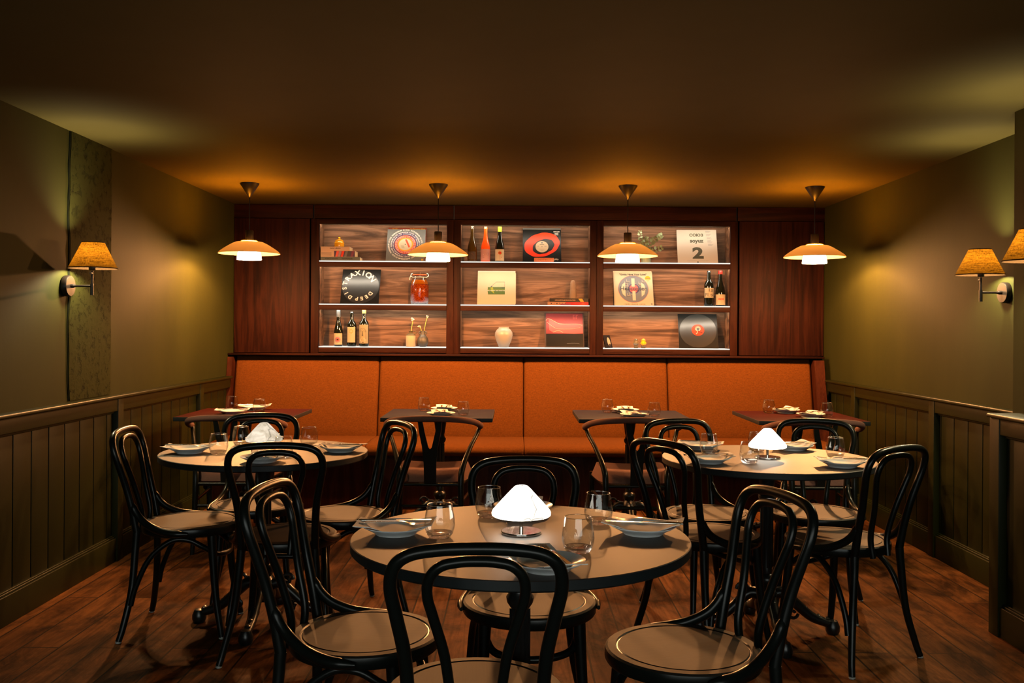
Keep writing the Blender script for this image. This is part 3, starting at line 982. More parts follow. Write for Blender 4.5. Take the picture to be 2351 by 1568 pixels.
# ------------------------------------------------------------------ tables
def pedestal(t, H):
    c = MB().lathe([(0, H - 0.035), (0.11, H - 0.035), (0.11, H - 0.028), (0.05, H - 0.02) if False else (0.11, H - 0.0275), (0, H - 0.0275)], 'cast_iron', 28)
    c.build('top_plate', t)
    p = MB()
    prof = [(0, 0.10), (0.045, 0.10), (0.050, 0.13), (0.042, 0.16), (0.048, 0.175), (0.040, 0.19), (0.030, 0.205), (0.036, 0.215), (0.041, 0.232), (0.036, 0.249), (0.024, 0.258), (0.026, 0.27),
            (0.0235, 0.285), (0.0235, 0.56), (0.034, 0.575), (0.037, 0.59), (0.030, 0.60), (0.026, 0.615), (0.030, 0.63), (0.040, H - 0.05), (0.060, H - 0.036), (0, H - 0.036)]
    p.lathe(prof, 'cast_iron', 24)
    for k in range(8):                       # flutes
        a = 2 * PI * k / 8
        p.tube([(0.0225 * math.cos(a), 0.0225 * math.sin(a), 0.285), (0.0225 * math.cos(a), 0.0225 * math.sin(a), 0.56)], 0.006, 'cast_iron', 6)
    p.build('column', t)
    for k in range(4):
        a = k * PI / 2
        M = Matrix.Rotation(a, 4, 'Z')
        l = MB()
        path = spline([(0.02, 0, 0.165), (0.07, 0, 0.175), (0.12, 0, 0.135), (0.19, 0, 0.075), (0.25, 0, 0.050), (0.285, 0, 0.040)], 6)
        l.tube(path, [0.026, 0.017], 'cast_iron', 10, M=M)
        sc_ = [(0.10 + 0.028 * math.cos(q) * (1 - q / 11), 0, 0.190 + 0.028 * math.sin(q) * (1 - q / 11)) for q in [i * 0.45 for i in range(16)]]
        l.tube(sc_, 0.008, 'cast_iron', 7, M=M)
        sc2 = [(0.115 + 0.022 * math.cos(-q) * (1 - q / 10), 0, 0.085 + 0.022 * math.sin(-q) * (1 - q / 10)) for q in [i * 0.45 for i in range(14)]]
        l.tube(sc2, 0.007, 'cast_iron', 7, M=M)
        for q in range(5):
            f = q / 4
            pp = path[int(6 + f * 20)]
            l.lathe([(0, -0.010), (0.010, -0.004), (0.010, 0.004), (0, 0.010)], 'cast_iron', 8, M @ Matrix.Translation(pp + Vector((0, 0, 0.02 - 0.004 * f))))
        l.lathe([(0, 0.0), (0.024, 0.0), (0.030, 0.014), (0.030, 0.034), (0.020, 0.056), (0, 0.062)], 'cast_iron', 14, M @ Matrix.Translation((0.285, 0, 0)))
        l.lathe([(0, 0.04), (0.012, 0.05), (0.013, 0.066), (0, 0.075)], 'cast_iron', 10, M @ Matrix.Translation((0.26, 0, 0)))
        l.build('foot', t)

TH = 0.75
def make_round():
    t = thing('round_table', '', 'table')
    r = 0.444
    MB().lathe([(0, TH - 0.027), (r - 0.004, TH - 0.027), (r, TH - 0.023), (r, TH - 0.002), (r - 0.002, TH), (0, TH)], 'dark_edge', 96,
               mats=['dark_edge'] * 3 + ['taupe_laminate'] * 2).build('table_top', t, 30)
    pedestal(t, TH)
    return t
RT = {'front': (0.02, 2.493), 'left': (-1.089, 4.142), 'right': (1.085, 4.037)}
rt = make_round()
for i, (k, lab) in enumerate((('front', 'nearest and largest-looking round table with dark edge'), ('left', 'round table towards the left wall, with the cloudy alabaster lamp'),
                              ('right', 'round table towards the right wall, with a white lamp and four chairs'))):
    if i == 0:
        rt.location = (*RT[k], 0)
        tag(rt, lab, 'table', 'round pedestal tables')
    else:
        dup(rt, (*RT[k], 0), 0, lab, 'round pedestal tables')

def make_square(top, label, x0, x1, y0=5.70, y1=6.34):
    cx, cy = (x0 + x1) / 2, (y0 + y1) / 2
    t = thing('square_table', label, 'table', (cx, cy, 0), 0, 'square tables along the banquette')
    m = MB().rbox((x0 - cx, y0 - cy, TH - 0.025), (x1 - cx, y1 - cy, TH), 'dark_edge', 0.002, n=2)
    o = m.build('table_top', t, 30)
    me = o.data
    me.materials.append(MATS[top])
    for p in me.polygons:
        if p.normal.z > 0.95 and p.center.z > TH - 0.003:
            p.material_index = 1
    pedestal(t, TH)
    return t
make_square('laminate_red_reflection', 'square table at the banquette beside the left wall', -2.044, -1.344, 5.66, 6.29)
make_square('mauve_laminate', 'mauve-grey square table at the banquette, second from the left wall', -0.808, -0.128, 5.71, 6.34)
make_square('mauve_laminate', 'mauve-grey square table at the banquette, second from the right wall', 0.395, 1.085, 5.70, 6.34)
make_square('laminate_red_reflection', 'square table at the banquette beside the right wall', 1.472, 2.142, 5.66, 6.36)

# ------------------------------------------------------------------ bentwood chairs
def make_bentwood():
    t = thing('bentwood_chair', '', 'chair')
    bl = 'black_lacquer'
    pr = [(0, 0.4565), (0.10, 0.4575), (0.170, 0.460), (0.1725, 0.4570), (0.1755, 0.4570), (0.178, 0.4605), (0.199, 0.4600), (0.205, 0.4555), (0.2065, 0.448), (0.2065, 0.430), (0.203, 0.424), (0.19, 0.422), (0, 0.424)]
    ms = ['seat_ply', 'seat_ply', 'ink_black', 'ink_black', 'ink_black', 'seat_ply', 'seat_ply'] + [bl] * 6
    MB().lathe(list(reversed(pr)), bl, 64, mats=list(reversed(ms[:12]))).build('seat', t, 35)
    ytop = lambda z: -0.188 - 0.102 * max(0, (z - 0.44) / 0.41) ** 1.15
    half = [(0.140, 0.435), (0.143, 0.53), (0.150, 0.62), (0.165, 0.70), (0.1765, 0.765), (0.168, 0.812), (0.135, 0.838), (0.075, 0.8485)]
    pts = [(x, ytop(z), z) for x, z in half] + [(0, ytop(0.851), 0.851)] + [(-x, ytop(z), z) for x, z in reversed(half)]
    MB().tube(spline(pts, 6), lambda u: 0.0155 - 0.002 * math.sin(PI * u), bl, 14).build('outer_hoop', t, 60)
    half = [(0.046, 0.42), (0.052, 0.50), (0.066, 0.61), (0.090, 0.70), (0.101, 0.745), (0.097, 0.785), (0.074, 0.811), (0.038, 0.8205)]
    off = 0.004
    pts = [(x, ytop(z) + off - (0.018 if z < 0.5 else 0), z) for x, z in half] + [(0, ytop(0.822) + off, 0.8225)] + [(-x, ytop(z) + off - (0.018 if z < 0.5 else 0), z) for x, z in reversed(half)]
    MB().tube(spline(pts, 6), 0.0115, bl, 12).build('inner_hoop', t, 60)
    for s in (-1, 1):
        MB().tube(spline([(s * 0.140, -0.1885, 0.437), (s * 0.146, -0.192, 0.36), (s * 0.165, -0.200, 0.20), (s * 0.198, -0.222, 0.06), (s * 0.212, -0.235, 0.006)], 6), [0.0165, 0.0125], bl, 14).build('leg', t, 60)
        MB().tube(spline([(s * 0.140, 0.118, 0.432), (s * 0.146, 0.128, 0.30), (s * 0.156, 0.142, 0.16), (s * 0.174, 0.170, 0.006)], 6), [0.0195, 0.0125], bl, 14).build('leg', t, 60)
        b = MB().tube(spline([(s * 0.1470, -0.209, 0.565), (s * 0.1495, -0.192, 0.525), (s * 0.160, -0.158, 0.488), (s * 0.183, -0.102, 0.459), (s * 0.207, -0.030, 0.445), (s * 0.2105, 0.040, 0.442)], 7), lambda u: 0.0135 * min(1.0, 0.40 + 5.0 * min(u, 1 - u)), bl, 12, flat=1.15)
        b.build('side_brace', t, 60)
    for ch in list(t.children):
        if ch.name.startswith('leg'):
            fx, fy = ch.data.vertices[-1].co.x, ch.data.vertices[-1].co.y
            sx = 0.212 if fy < 0 else 0.174
            sx = sx if fx > 0 else -sx
            sy = -0.235 if fy < 0 else 0.170
            MB().lathe([(0, 0), (0.011, 0), (0.0125, 0.002), (0.0125, 0.008), (0, 0.008)], 'rubber_pad', 12, Matrix.Translation((sx, sy, 0))).build('glide', ch)
    hb = [(0.186, -0.196, 0.145), (0.180, -0.178, 0.22), (0.172, -0.125, 0.335), (0.160, -0.045, 0.402), (0.150, 0.025, 0.405), (0.138, 0.085, 0.372), (0.105, 0.135, 0.338)]
    pts = hb + [(0, 0.158, 0.326)] + [(-x, y, z) for x, y, z in reversed(hb)]
    MB().tube(spline(pts, 6), 0.0115, bl, 12).build('leg_brace', t, 60)
    return t
bent = make_bentwood()
BENT = [
    (-0.085, 2.205, -0.04, 1, 'nearest black bentwood chair, its back to the viewer, at the front round table'),
    (-0.405, 2.605, 0.99, -0.15, 'black bentwood chair at the left side of the front round table'),
    (0.452, 2.495, -0.955, -0.30, 'black bentwood chair at the right side of the front round table'),
    (0.052, 2.925, 0.06, -1, 'black bentwood chair behind the front round table, facing the viewer'),
    (-0.925, 3.842, -0.09, 1, 'black bentwood chair with its back to the viewer at the left round table'),
    (-1.388, 4.085, 0.995, 0.06, 'black bentwood chair nearest the left wall, in profile'),
    (-0.772, 4.255, -0.86, -0.51, 'black bentwood chair on the right of the left round table'),
    (-1.222, 4.475, 0.17, -0.985, 'black bentwood chair behind the left round table, facing the viewer'),
    (0.815, 3.900, 0.81, 0.58, 'nearer of two black bentwood chairs left of the right round table'),
    (0.892, 4.330, 0.34, -0.94, 'farther of two black bentwood chairs left of the right round table'),
    (1.398, 4.370, -0.30, -0.95, 'black bentwood chair behind the right round table under the far square table'),
    (1.315, 3.830, -0.55, 0.835, 'black bentwood chair nearest the right wall, turned away from the viewer'),
]
for i, (x, y, fx, fy, lab) in enumerate(BENT):
    if i == 0:
        bent.location = (x, y, 0)
        bent.rotation_euler = (0, 0, yaw(fx, fy))
        tag(bent, lab, 'chair', 'black bentwood chairs')
    else:
        dup(bent, (x, y, 0), yaw(fx, fy), lab, 'black bentwood chairs')

# ------------------------------------------------------------------ upholstered chairs with Y-shaped backs
def make_wish():
    t = thing('wishbone_chair', '', 'chair')
    bl = 'black_lacquer'
    rail = spline([(-0.275, 0.035, 0.705), (-0.277, -0.03, 0.722), (-0.240, -0.140, 0.752), (-0.150, -0.225, 0.772), (0, -0.258, 0.780), (0.150, -0.225, 0.772), (0.240, -0.140, 0.752), (0.277, -0.03, 0.722), (0.275, 0.035, 0.705)], 6)
    MB().tube(rail, lambda u: 0.0185 if 0.02 < u < 0.98 else 0.013, 'mauve_fabric', 14, flat=0.95).build('top_rail', t, 60)
    # seat pad with sagging middle
    m = MB()
    nu, nv = 16, 14
    vs, fs = [], []
    def pt(u, v, top):
        w = (0.200 + 0.040 * v) * (1 - 0.30 * abs(2 * v - 1) ** 5)
        x = (u * 2 - 1) * w
        y = -0.205 + 0.445 * v
        e = min(1, (1 - abs(u * 2 - 1)) / 0.16) * 1.0
        e2 = min(1, v / 0.12, (1 - v) / 0.12)
        ed = math.sqrt(max(0, 1 - (1 - e) ** 2)) * math.sqrt(max(0, 1 - (1 - e2) ** 2))
        z = 0.412 + (0.062 + 0.012 * (u * 2 - 1) ** 2) * ed if top else 0.412 - 0.012 * ed
        return (x, y, z)
    for top in (1, 0):
        for j in range(nv + 1):
            for i in range(nu + 1):
                vs.append(pt(i / nu, j / nv, top))
    k = nu + 1
    o2 = k * (nv + 1)
    for j in range(nv):
        for i in range(nu):
            a = j * k + i
            fs.append((a, a + 1, a + k + 1, a + k))
            fs.append((o2 + a, o2 + a + k, o2 + a + k + 1, o2 + a + 1))
    m.add(vs, fs, 'mauve_fabric')
    m.build('seat_pad', t, 60)
    for s in (-1, 1):
        MB().tube(spline([(s * 0.188, -0.235, 0.0), (s * 0.180, -0.222, 0.2), (s * 0.176, -0.215, 0.42), (s * 0.186, -0.185, 0.50), (s * 0.222, -0.095, 0.595), (s * 0.258, -0.005, 0.665), (s * 0.272, 0.03, 0.706)], 6),
                  lambda u: 0.0125 + 0.005 * math.sin(PI * min(1, u * 1.4)), bl, 12).build('leg', t, 60)
        MB().tube([(s * 0.222, 0.215, 0.0), (s * 0.218, 0.205, 0.42)], [0.012, 0.0165], bl, 12).build('leg', t, 60)
        MB().tube([(s * 0.18, -0.218, 0.30), (s * 0.218, 0.208, 0.30)], 0.0095, bl, 10).build('stretcher', t, 60)
        MB().tube([(s * 0.178, -0.214, 0.40), (s * 0.218, 0.206, 0.40)], 0.012, bl, 10).build('seat_rail', t, 60)
    MB().tube([(-0.177, -0.214, 0.398), (0.177, -0.214, 0.398)], 0.0105, bl, 10).build('seat_rail', t, 60)
    MB().tube([(-0.218, 0.206, 0.398), (0.218, 0.206, 0.398)], 0.0105, bl, 10).build('seat_rail', t, 60)
    MB().tube([(-0.182, -0.220, 0.275), (0.182, -0.220, 0.275)], 0.0095, bl, 10).build('stretcher', t, 60)
    # Y splat as an outline extruded then leaned
    o = [(-0.034, 0.40), (-0.036, 0.52), (-0.046, 0.62), (-0.062, 0.70), (-0.070, 0.772), (-0.044, 0.772), (-0.030, 0.70), (-0.010, 0.615), (0.0, 0.603), (0.010, 0.615), (0.030, 0.70), (0.044, 0.772), (0.070, 0.772), (0.062, 0.70), (0.046, 0.62), (0.036, 0.52), (0.034, 0.40)]
    m = MB().prism(o, -0.006, 0.006, bl)
    m.v = [(p[0], p[1] - 0.214 - 0.040 * ((p[2] - 0.40) / 0.37), p[2]) for p in m.v]
    fix(m.build('back_splat', t, 30))
    return t
wish = make_wish()
for i, (x, y, rz, lab) in enumerate(((-1.64, 5.60, 0.03, 'mauve upholstered Y-back chair at the square table by the left wall'),
                                     (-0.476, 5.62, 0.0, 'mauve upholstered Y-back chair at the square table below the grey ringed record'),
                                     (0.703, 5.60, 0.0, 'mauve upholstered Y-back chair at the square table second from the right wall'),
                                     (1.765, 5.58, -0.02, 'mauve upholstered Y-back chair at the square table by the right wall'))):
    if i == 0:
        wish.location = (x, y, 0)
        wish.rotation_euler = (0, 0, rz)
        tag(wish, lab, 'chair', 'upholstered chairs with Y-shaped backs')
    else:
        dup(wish, (x, y, 0), rz, lab, 'upholstered chairs with Y-shaped backs')

# ------------------------------------------------------------------ table lamps
def table_lamp(x, y, mat, label):
    t = thing('table_lamp', label, 'lamp', (x, y, TH), 0, 'alabaster cone table lamps')
    MB().lathe([(0, 0), (0.053, 0), (0.0545, 0.002), (0.0545, 0.006), (0.053, 0.008), (0, 0.008)], 'chrome', 40).build('base', t)
    MB().lathe([(0, 0.008), (0.0055, 0.008), (0.0055, 0.058), (0, 0.058)], 'chrome', 16).build('stem', t)
    o = [(0.0, 0.1285), (0.012, 0.1283), (0.0175, 0.1262), (0.026, 0.1180), (0.047, 0.0955), (0.067, 0.0735), (0.0765, 0.0625), (0.0792, 0.0562), (0.0785, 0.050), (0.075, 0.0475), (0.069, 0.0485), (0.03, 0.075), (0, 0.085)]
    MB().lathe(list(reversed(o)), mat, 48).build('shade', t, 60)
table_lamp(0.022, 2.525, 'alabaster_veined', 'glowing white cone table lamp on the front round table')
table_lamp(-1.092, 4.13, 'alabaster_cloudy', 'cloudy cream cone table lamp on the left round table')
table_lamp(1.082, 4.02, 'alabaster_bright', 'glowing white cone table lamp on the right round table')

# ------------------------------------------------------------------ place settings
def make_tumbler():
    o = [(0.0352, 0.0125), (0.0395, 0.026), (0.0405, 0.036), (0.0390, 0.054), (0.0350, 0.074), (0.0325, 0.0868)]
    i = [(0.0314, 0.0868), (0.0338, 0.074), (0.0378, 0.054), (0.0392, 0.036), (0.0378, 0.026), (0.0335, 0.0155)]
    m = MB().lathe(o + i, 'thin_glass', 40)
    m.lathe([(0, 0.0), (0.026, 0.0), (0.0295, 0.003), (0.0350, 0.0120), (0.0330, 0.0150), (0.022, 0.0128), (0, 0.0120)], 'clear_glass', 40)
    m.tube([(0.0322 * math.cos(a), 0.0322 * math.sin(a), 0.0866) for a in [2 * PI * q / 40 for q in range(40)]], 0.0010, 'rim_glass', 8, closed=True)
    return m.build('tumbler', None, 60)

RIM_R, RIM_H = 0.088, 0.0235
def plate_z(r):
    """upper surface of the plate"""
    pts = [(0, 0.0075), (0.050, 0.0078), (0.058, 0.0095), (0.066, 0.0145), (0.080, 0.0205), (0.088, 0.0238), (0.13, 0.028)]
    for (a, za), (b, zb) in zip(pts, pts[1:]):
        if r <= b:
            return za + (zb - za) * (r - a) / (b - a)
    return pts[-1][1]
def make_plate():
    o = [(0, 0.003), (0.046, 0.003), (0.049, 0.0), (0.053, 0.0), (0.055, 0.003), (0.064, 0.009), (0.078, 0.0165), (0.0875, 0.0215), (0.0885, 0.0228), (0.088, 0.0238), (0.080, 0.0205), (0.066, 0.0145), (0.058, 0.0095), (0.050, 0.0078), (0, 0.0075)]
    return MB().lathe(o, 'porcelain', 48).build('plate', None, 50)

def make_napkin(seed, L=0.205, Wd=0.105):
    rd = random.Random(seed)
    nx, ny = 22, 12
    ph = rd.uniform(0, 6)
    top, bot = [], []
    sk = rd.uniform(-0.25, 0.25)
    for j in range(ny + 1):
        for i in range(nx + 1):
            u, v = i / nx - 0.5, j / ny - 0.5
            x, y = u * L + v * sk * 0.05, v * Wd + u * sk * 0.08
            r = math.hypot(x, y)
            z = plate_z(r) + 0.0016 + 0.0012 * (1 + math.sin(x * 70 + ph + y * 30)) + 0.010 * max(0, abs(u) - 0.38) * 4 * (0.6 + 0.4 * math.sin(v * 5 + ph))
            top.append((x, y, z + 0.0022))
            bot.append((x, y, z))
    k = nx + 1
    n = len(top)
    fs = []
    for j in range(ny):
        for i in range(nx):
            a = j * k + i
            fs.append((a, a + 1, a + k + 1, a + k))
            fs.append((n + a, n + a + k, n + a + k + 1, n + a + 1))
    rim = list(range(k)) + [j * k + nx for j in range(1, ny + 1)] + [ny * k + i for i in reversed(range(nx))] + [j * k for j in reversed(range(1, ny))]
    for q in range(len(rim)):
        a, b_ = rim[q], rim[(q + 1) % len(rim)]
        fs.append((b_, a, n + a, n + b_))
    m = MB().add(top + bot, fs, 'napkin_cloth')
    return m.build('napkin', None, 50)

def ribbon(mb, path, widths, th, mat):
    """flat bar lying in xy that follows path (x,z) with a width at each point"""
    vs, fs = [], []
    for (x, z), w in zip(path, widths):
        vs += [(x, -w, z), (x, w, z), (x, w, z + th), (x, -w, z + th)]
    for i in range(len(path) - 1):
        a, b_ = i * 4, i * 4 + 4
        for q in range(4):
            fs.append((a + q, a + (q + 1) % 4, b_ + (q + 1) % 4, b_ + q))
    fs.append((3, 2, 1, 0))
    e = (len(path) - 1) * 4
    fs.append((e, e + 1, e + 2, e + 3))
    mb.add(vs, fs, mat)

def make_fork():
    t = thing('fork', '', 'fork')
    h = MB()
    ribbon(h, [(-0.095, 0.001), (-0.09, 0.001), (-0.05, 0.003), (0.0, 0.006), (0.022, 0.0055), (0.036, 0.002)], [0.004, 0.0052, 0.0042, 0.0026, 0.0028, 0.0055], 0.0022, 'steel')
    h.build('handle', t, 50)
    d = MB()
    ribbon(d, [(0.036, 0.002), (0.042, 0.0), (0.052, -0.001)], [0.0055, 0.0105, 0.0112], 0.0018, 'steel')
    for k in range(4):
        y = -0.0093 + k * 0.0062
        vsb = len(d.v)
        ribbon(d, [(0.052, -0.001), (0.070, 0.0005), (0.092, 0.004)], [0.0018, 0.0016, 0.0009], 0.0017, 'steel')
        for q in range(vsb, len(d.v)):
            p = d.v[q]
            d.v[q] = (p[0], p[1] + y, p[2])
    d.build('tines', t, 50)
    return t

def make_knife():
    t = thing('knife', '', 'knife')
    h = MB().tube([(-0.105, 0, 0.004), (-0.09, 0, 0.004), (-0.02, 0, 0.004), (0.0, 0, 0.004)], lambda u: 0.0048 - 0.0012 * u, 'steel', 10, flat=0.75)
    h.build('handle', t, 60)
    bl = [(0.0, -0.004), (0.012, -0.0045), (0.085, -0.0085), (0.100, -0.006), (0.106, 0.002), (0.102, 0.0055), (0.06, 0.005), (0.012, 0.0042), (0.0, 0.004)]
    fix(MB().prism(bl, 0.0033, 0.0047, 'steel', axis='z').build('blade', t, 30))
    return t

tumbler0, plate0, fork0, knife0 = make_tumbler(), make_plate(), make_fork(), make_knife()
used = {}
def put(o, kind, loc, rz, label, cat, group):
    if kind not in used:
        used[kind] = 1
        o.location = loc
        o.rotation_euler = (0, 0, rz)
        return tag(o, label, cat, group)
    return dup(o, loc, rz, label, group)

SET = [  # table, where on it, plate x, y, cutlery angle, what marks it out
    ('front round table', 'left', -0.312, 2.512, 0.03, 0),
    ('front round table', 'right', 0.350, 2.535, 2.95, 0),
    ('front round table', 'near', 0.078, 2.150, 1.95, 0),
    ('front round table', 'far', 0.030, 2.812, 1.4, 1),
    ('left round table', 'left', -1.402, 4.085, 0.1, 0),
    ('left round table', 'near', -1.018, 3.828, 1.7, 0),
    ('left round table', 'right', -0.762, 4.155, 3.0, 0),
    ('left round table', 'far', -1.180, 4.470, 1.5, 0),
    ('right round table', 'far-left', 0.858, 4.325, -0.25, 0),
    ('right round table', 'near-left', 0.805, 3.880, 0.2, 0),
    ('right round table', 'far-right', 1.282, 4.315, 0.5, 0),
    ('right round table', 'near-right', 1.322, 3.795, 3.05, 0),
    ('red square table by the left wall', 'viewer', -1.750, 5.88, 0.2, 0),
    ('red square table by the left wall', 'bench', -1.700, 6.19, 0.2, 0),
    ('square table below the grey ringed record', 'viewer', -0.449, 5.83, 1.75, 0),
    ('square table below the grey ringed record', 'bench', -0.455, 6.19, 1.6, 0),
    ('square table below the eucalyptus vase', 'viewer', 0.745, 5.83, 1.75, 0),
    ('square table below the eucalyptus vase', 'bench', 0.730, 6.16, 1.5, 0),
    ('red square table by the right wall', 'viewer', 1.864, 5.925, 0.9, 0),
    ('red square table by the right wall', 'bench', 1.795, 6.22, 0.8, 0),
]
naps = [make_napkin(s) for s in (1, 2, 3)]
for i, (tb, side, x, y, a, skip) in enumerate(SET):
    where = ('at the %s side of the %s' if 'square' not in tb else '%s side of the %s') % (side, tb)
    put(plate0, 'plate', (x, y, TH), 0, 'white side plate, ' + where, 'plate', 'white side plates')
    nk = naps[i % 3]
    put(nk, 'nap%d' % (i % 3), (x, y, TH + 0.0005), a, 'white folded napkin, ' + where, 'napkin', 'folded napkins on the plates')
    zc = TH + 0.0290
    c, s = math.cos(a), math.sin(a)
    put(knife0, 'knife', (x - s * 0.018, y + c * 0.018, zc), a + 0.05, 'steel knife on napkin, ' + where, 'knife', 'knives on the napkins')
    put(fork0, 'fork', (x + s * 0.020, y - c * 0.020, zc + 0.001), a - 0.06, 'steel fork on napkin, ' + where, 'fork', 'forks on the napkins')

GL = [
    (-0.192, 2.470, 'clear tumbler by the left plate on the front round table'),
    (-0.070, 2.740, 'clear tumbler just left of the glowing lamp on the front round table'),
    (0.240, 2.655, 'clear tumbler behind the right plate on the front round table'),
    (0.160, 2.318, 'clear tumbler nearest the viewer on the front round table'),
    (-1.266, 4.050, 'clear tumbler beside the left plate on the left round table'),
    (-1.255, 4.350, 'clear tumbler behind and left of the cloudy lamp on the left round table'),
    (-0.965, 3.960, 'clear tumbler right of the near plate on the left round table'),
    (-0.938, 4.330, 'clear tumbler farthest right on the left round table'),
    (0.862, 4.165, 'clear tumbler before the far-left plate on the right round table'),
    (0.970, 3.880, 'clear tumbler just left of the lamp on the right round table'),
    (1.095, 4.245, 'clear tumbler hidden partly behind the lamp on the right round table'),
    (1.385, 4.060, 'clear tumbler farthest right on the right round table'),
    (-1.850, 6.200, 'clear tumbler nearer the wall on the square table by the left wall'),
    (-1.615, 5.990, 'clear tumbler right of the plates on the square table by the left wall'),
    (-0.590, 6.190, 'clear tumbler left of the plates on the square table below the grey ringed record'),
    (-0.315, 5.890, 'clear tumbler right of the plates on the square table below the grey ringed record'),
    (0.610, 6.150, 'clear tumbler left of the plates on the square table below the eucalyptus vase'),
    (0.880, 5.910, 'clear tumbler right of the plates on the square table below the eucalyptus vase'),
    (1.672, 6.190, 'clear tumbler left of the plates on the square table by the right wall'),
    (1.985, 5.980, 'clear tumbler nearer the wall on the square table by the right wall'),
]
for x, y, lab in GL:
    put(tumbler0, 'tumbler', (x, y, TH), random.uniform(0, 6), lab, 'glass', 'clear tumblers on the tables')

# ------------------------------------------------------------------ things on the shelves
SH = [r[0] for r in ROWS]
LEAN = math.atan2(0.127, 0.28)
def px(x):           # horizontal place along the shelf from the scale of the front plane
    return (x - 1181.5) * 0.003493

def sleeve(xc, row, draw, label, w=0.308, h=0.308, th=0.004, base='sleeve_black', yb=7.528, rz=0.0, name='record_sleeve', lean=None, edge=None):
    m = MB()
    m.box((-w / 2, -th, 0), (w / 2, 0, h), edge or base)
    m.quad(-w / 2, 0, w / 2, h, -th - 0.0002, base)
    if draw:
        draw(m, -th - 0.0006)
    o = m.build(name, None, 0)
    o.location = (xc, yb, SH[row] + 0.0018)
    o.rotation_euler = (-(LEAN if lean is None else lean), 0, rz)
    return tag(o, label, 'record', 'record sleeves on the shelves')

def d_disco(m, y):
    cx, cz = -0.005, 0.150
    for r, mat in ((0.118, 'ring_purple'), (0.086, 'ring_orange'), (0.062, 'ring_yellow'), (0.052, 'ring_cream')):
        m.disc((cx, cz), r, y, mat, r0=0)
        y -= 0.00025
    m.add([(cx - 0.005, y, cz + 0.045), (cx + 0.028, y, cz - 0.030), (cx + 0.040, y, cz - 0.022), (cx + 0.010, y, cz + 0.048)], [(0, 1, 2, 3)], 'ring_orange')
    m.disc((cx, cz), 0.004, y - 0.0002, 'ink_black')
    for i in range(3):
        m.quad(cx - 0.035 + 0.004 * i, cz - 0.012 - 0.01 * i, cx - 0.012 + 0.004 * i, cz - 0.010 - 0.01 * i, y - 0.0001, 'print_olive')
    for r, sz, mat, n in ((0.133, 0.0175, 'print_white', 5), (0.112, 0.015, 'print_white', 5), (0.097, 0.011, 'print_white', 5), (0.078, 0.009, 'print_white', 4), (0.068, 0.007, 'print_white', 4)):
        s = 'DISCO PHONOGRAM ' * n
        write_ring(m, s, cx, cz, y - 0.0003, r, PI / 2 + r * 20, PI / 2 + r * 20 - 2 * PI * (len(s) - 1) / len(s), sz * 0.95, mat, sz * 0.03)
    m.quad(0.13, 0.004, 0.144, 0.02, y, 'print_gold')
def d_rust(m, y):
    write(m, 'Studio', -0.10, 0.298, y, 0.018, 'print_gold', 0.0004)
    write(m, 'The Phonogram Album', 0.08, 0.298, y, 0.013, 'print_gold', 0.0004)
sleeve(px(931) + 0.004, 0, d_rust, 'rust-edged record sleeve mostly hidden behind the grey ringed sleeve', base='sleeve_rust', w=0.309, h=0.320, yb=7.540, lean=LEAN + 0.02)
sleeve(px(931), 0, d_disco, 'grey record sleeve printed with purple, orange and yellow rings of lettering', base='sleeve_grey', edge='ring_cream', h=0.290)

def d_distraxion(m, y):
    cx, cz = -0.010, 0.155
    m.disc((0, 0.15), 0.148, y + 0.0003, 'ink_black')
    R = math.radians
    write_ring(m, 'DISTRAXION', cx, cz, y, 0.118, R(235), R(34), lambda t: 0.042 + 0.026 * t, 'print_white', 0.0016)
    write_ring(m, 'DEEP', cx, cz, y, 0.112, R(-36), R(-97), 0.044, 'print_white', 0.0014)
sleeve(px(827.5), 1, d_distraxion, 'black record sleeve with white hand-drawn letters in a circle')

def d_redring(m, y):
    m.quad(-0.154, 0.296, 0.154, 0.308, y, 'sleeve_grey')
    n = 60
    out, inn = [], []
    for i in range(n):
        a = 2 * PI * i / n
        w = 0.005 * math.sin(2 * a + 0.6) + 0.0015 * math.sin(9 * a + 1)
        out.append((0.0 + (0.139 + w) * math.cos(a), y, 0.156 + (0.112 + w) * math.sin(a) + 0.014 * math.cos(a)))
        inn.append((0.012 + (0.084 + w) * math.cos(a), y, 0.140 + (0.070 + w) * math.sin(a) + 0.012 * math.cos(a)))
    m.add(out + inn, [(i, (i + 1) % n, n + (i + 1) % n, n + i) for i in range(n)], 'print_red')
    m.disc((0.0, 0.138), 0.052, y - 0.0002, 'sleeve_cream')
    m.disc((0.0, 0.138), 0.003, y - 0.0004, 'ink_black')
    m.disc((0.0, 0.174), 0.007, y - 0.0004, 'print_slate')
    m.quad(-0.018, 0.156, 0.018, 0.159, y - 0.0004, 'print_olive')
    write(m, '45', -0.030, 0.141, y - 0.0004, 0.012, 'print_slate')
    write(m, '0001', 0.030, 0.141, y - 0.0004, 0.011, 'print_slate')
    m.quad(-0.02, 0.114, 0.02, 0.1155, y - 0.0004, 'print_slate')
    m.quad(-0.012, 0.105, 0.012, 0.1065, y - 0.0004, 'print_slate')
    write(m, 'HOT LINE', 0.118, 0.276, y - 0.0002, 0.011, 'print_white', 0.0003)
    for k in range(3):
        m.quad(0.103, 0.262 - 0.008 * k, 0.133, 0.2645 - 0.008 * k, y - 0.0002, 'print_white')
    write(m, 'mpilo', 0.102, 0.024, y - 0.0002, 0.026, 'print_white', 0.0002)
sleeve(px(1244), 0, d_redring, 'black record sleeve with a big painted red ring and cream centre label')
o = MB().rbox((-0.078, -0.012, 0), (0.078, 0.012, 0.034), 'burl', 0.002).build('wooden_block', None, 30)
o.location = (px(1248), 7.508, SH[0])
tag(o, 'small burl wood block before the red ring record', 'block')

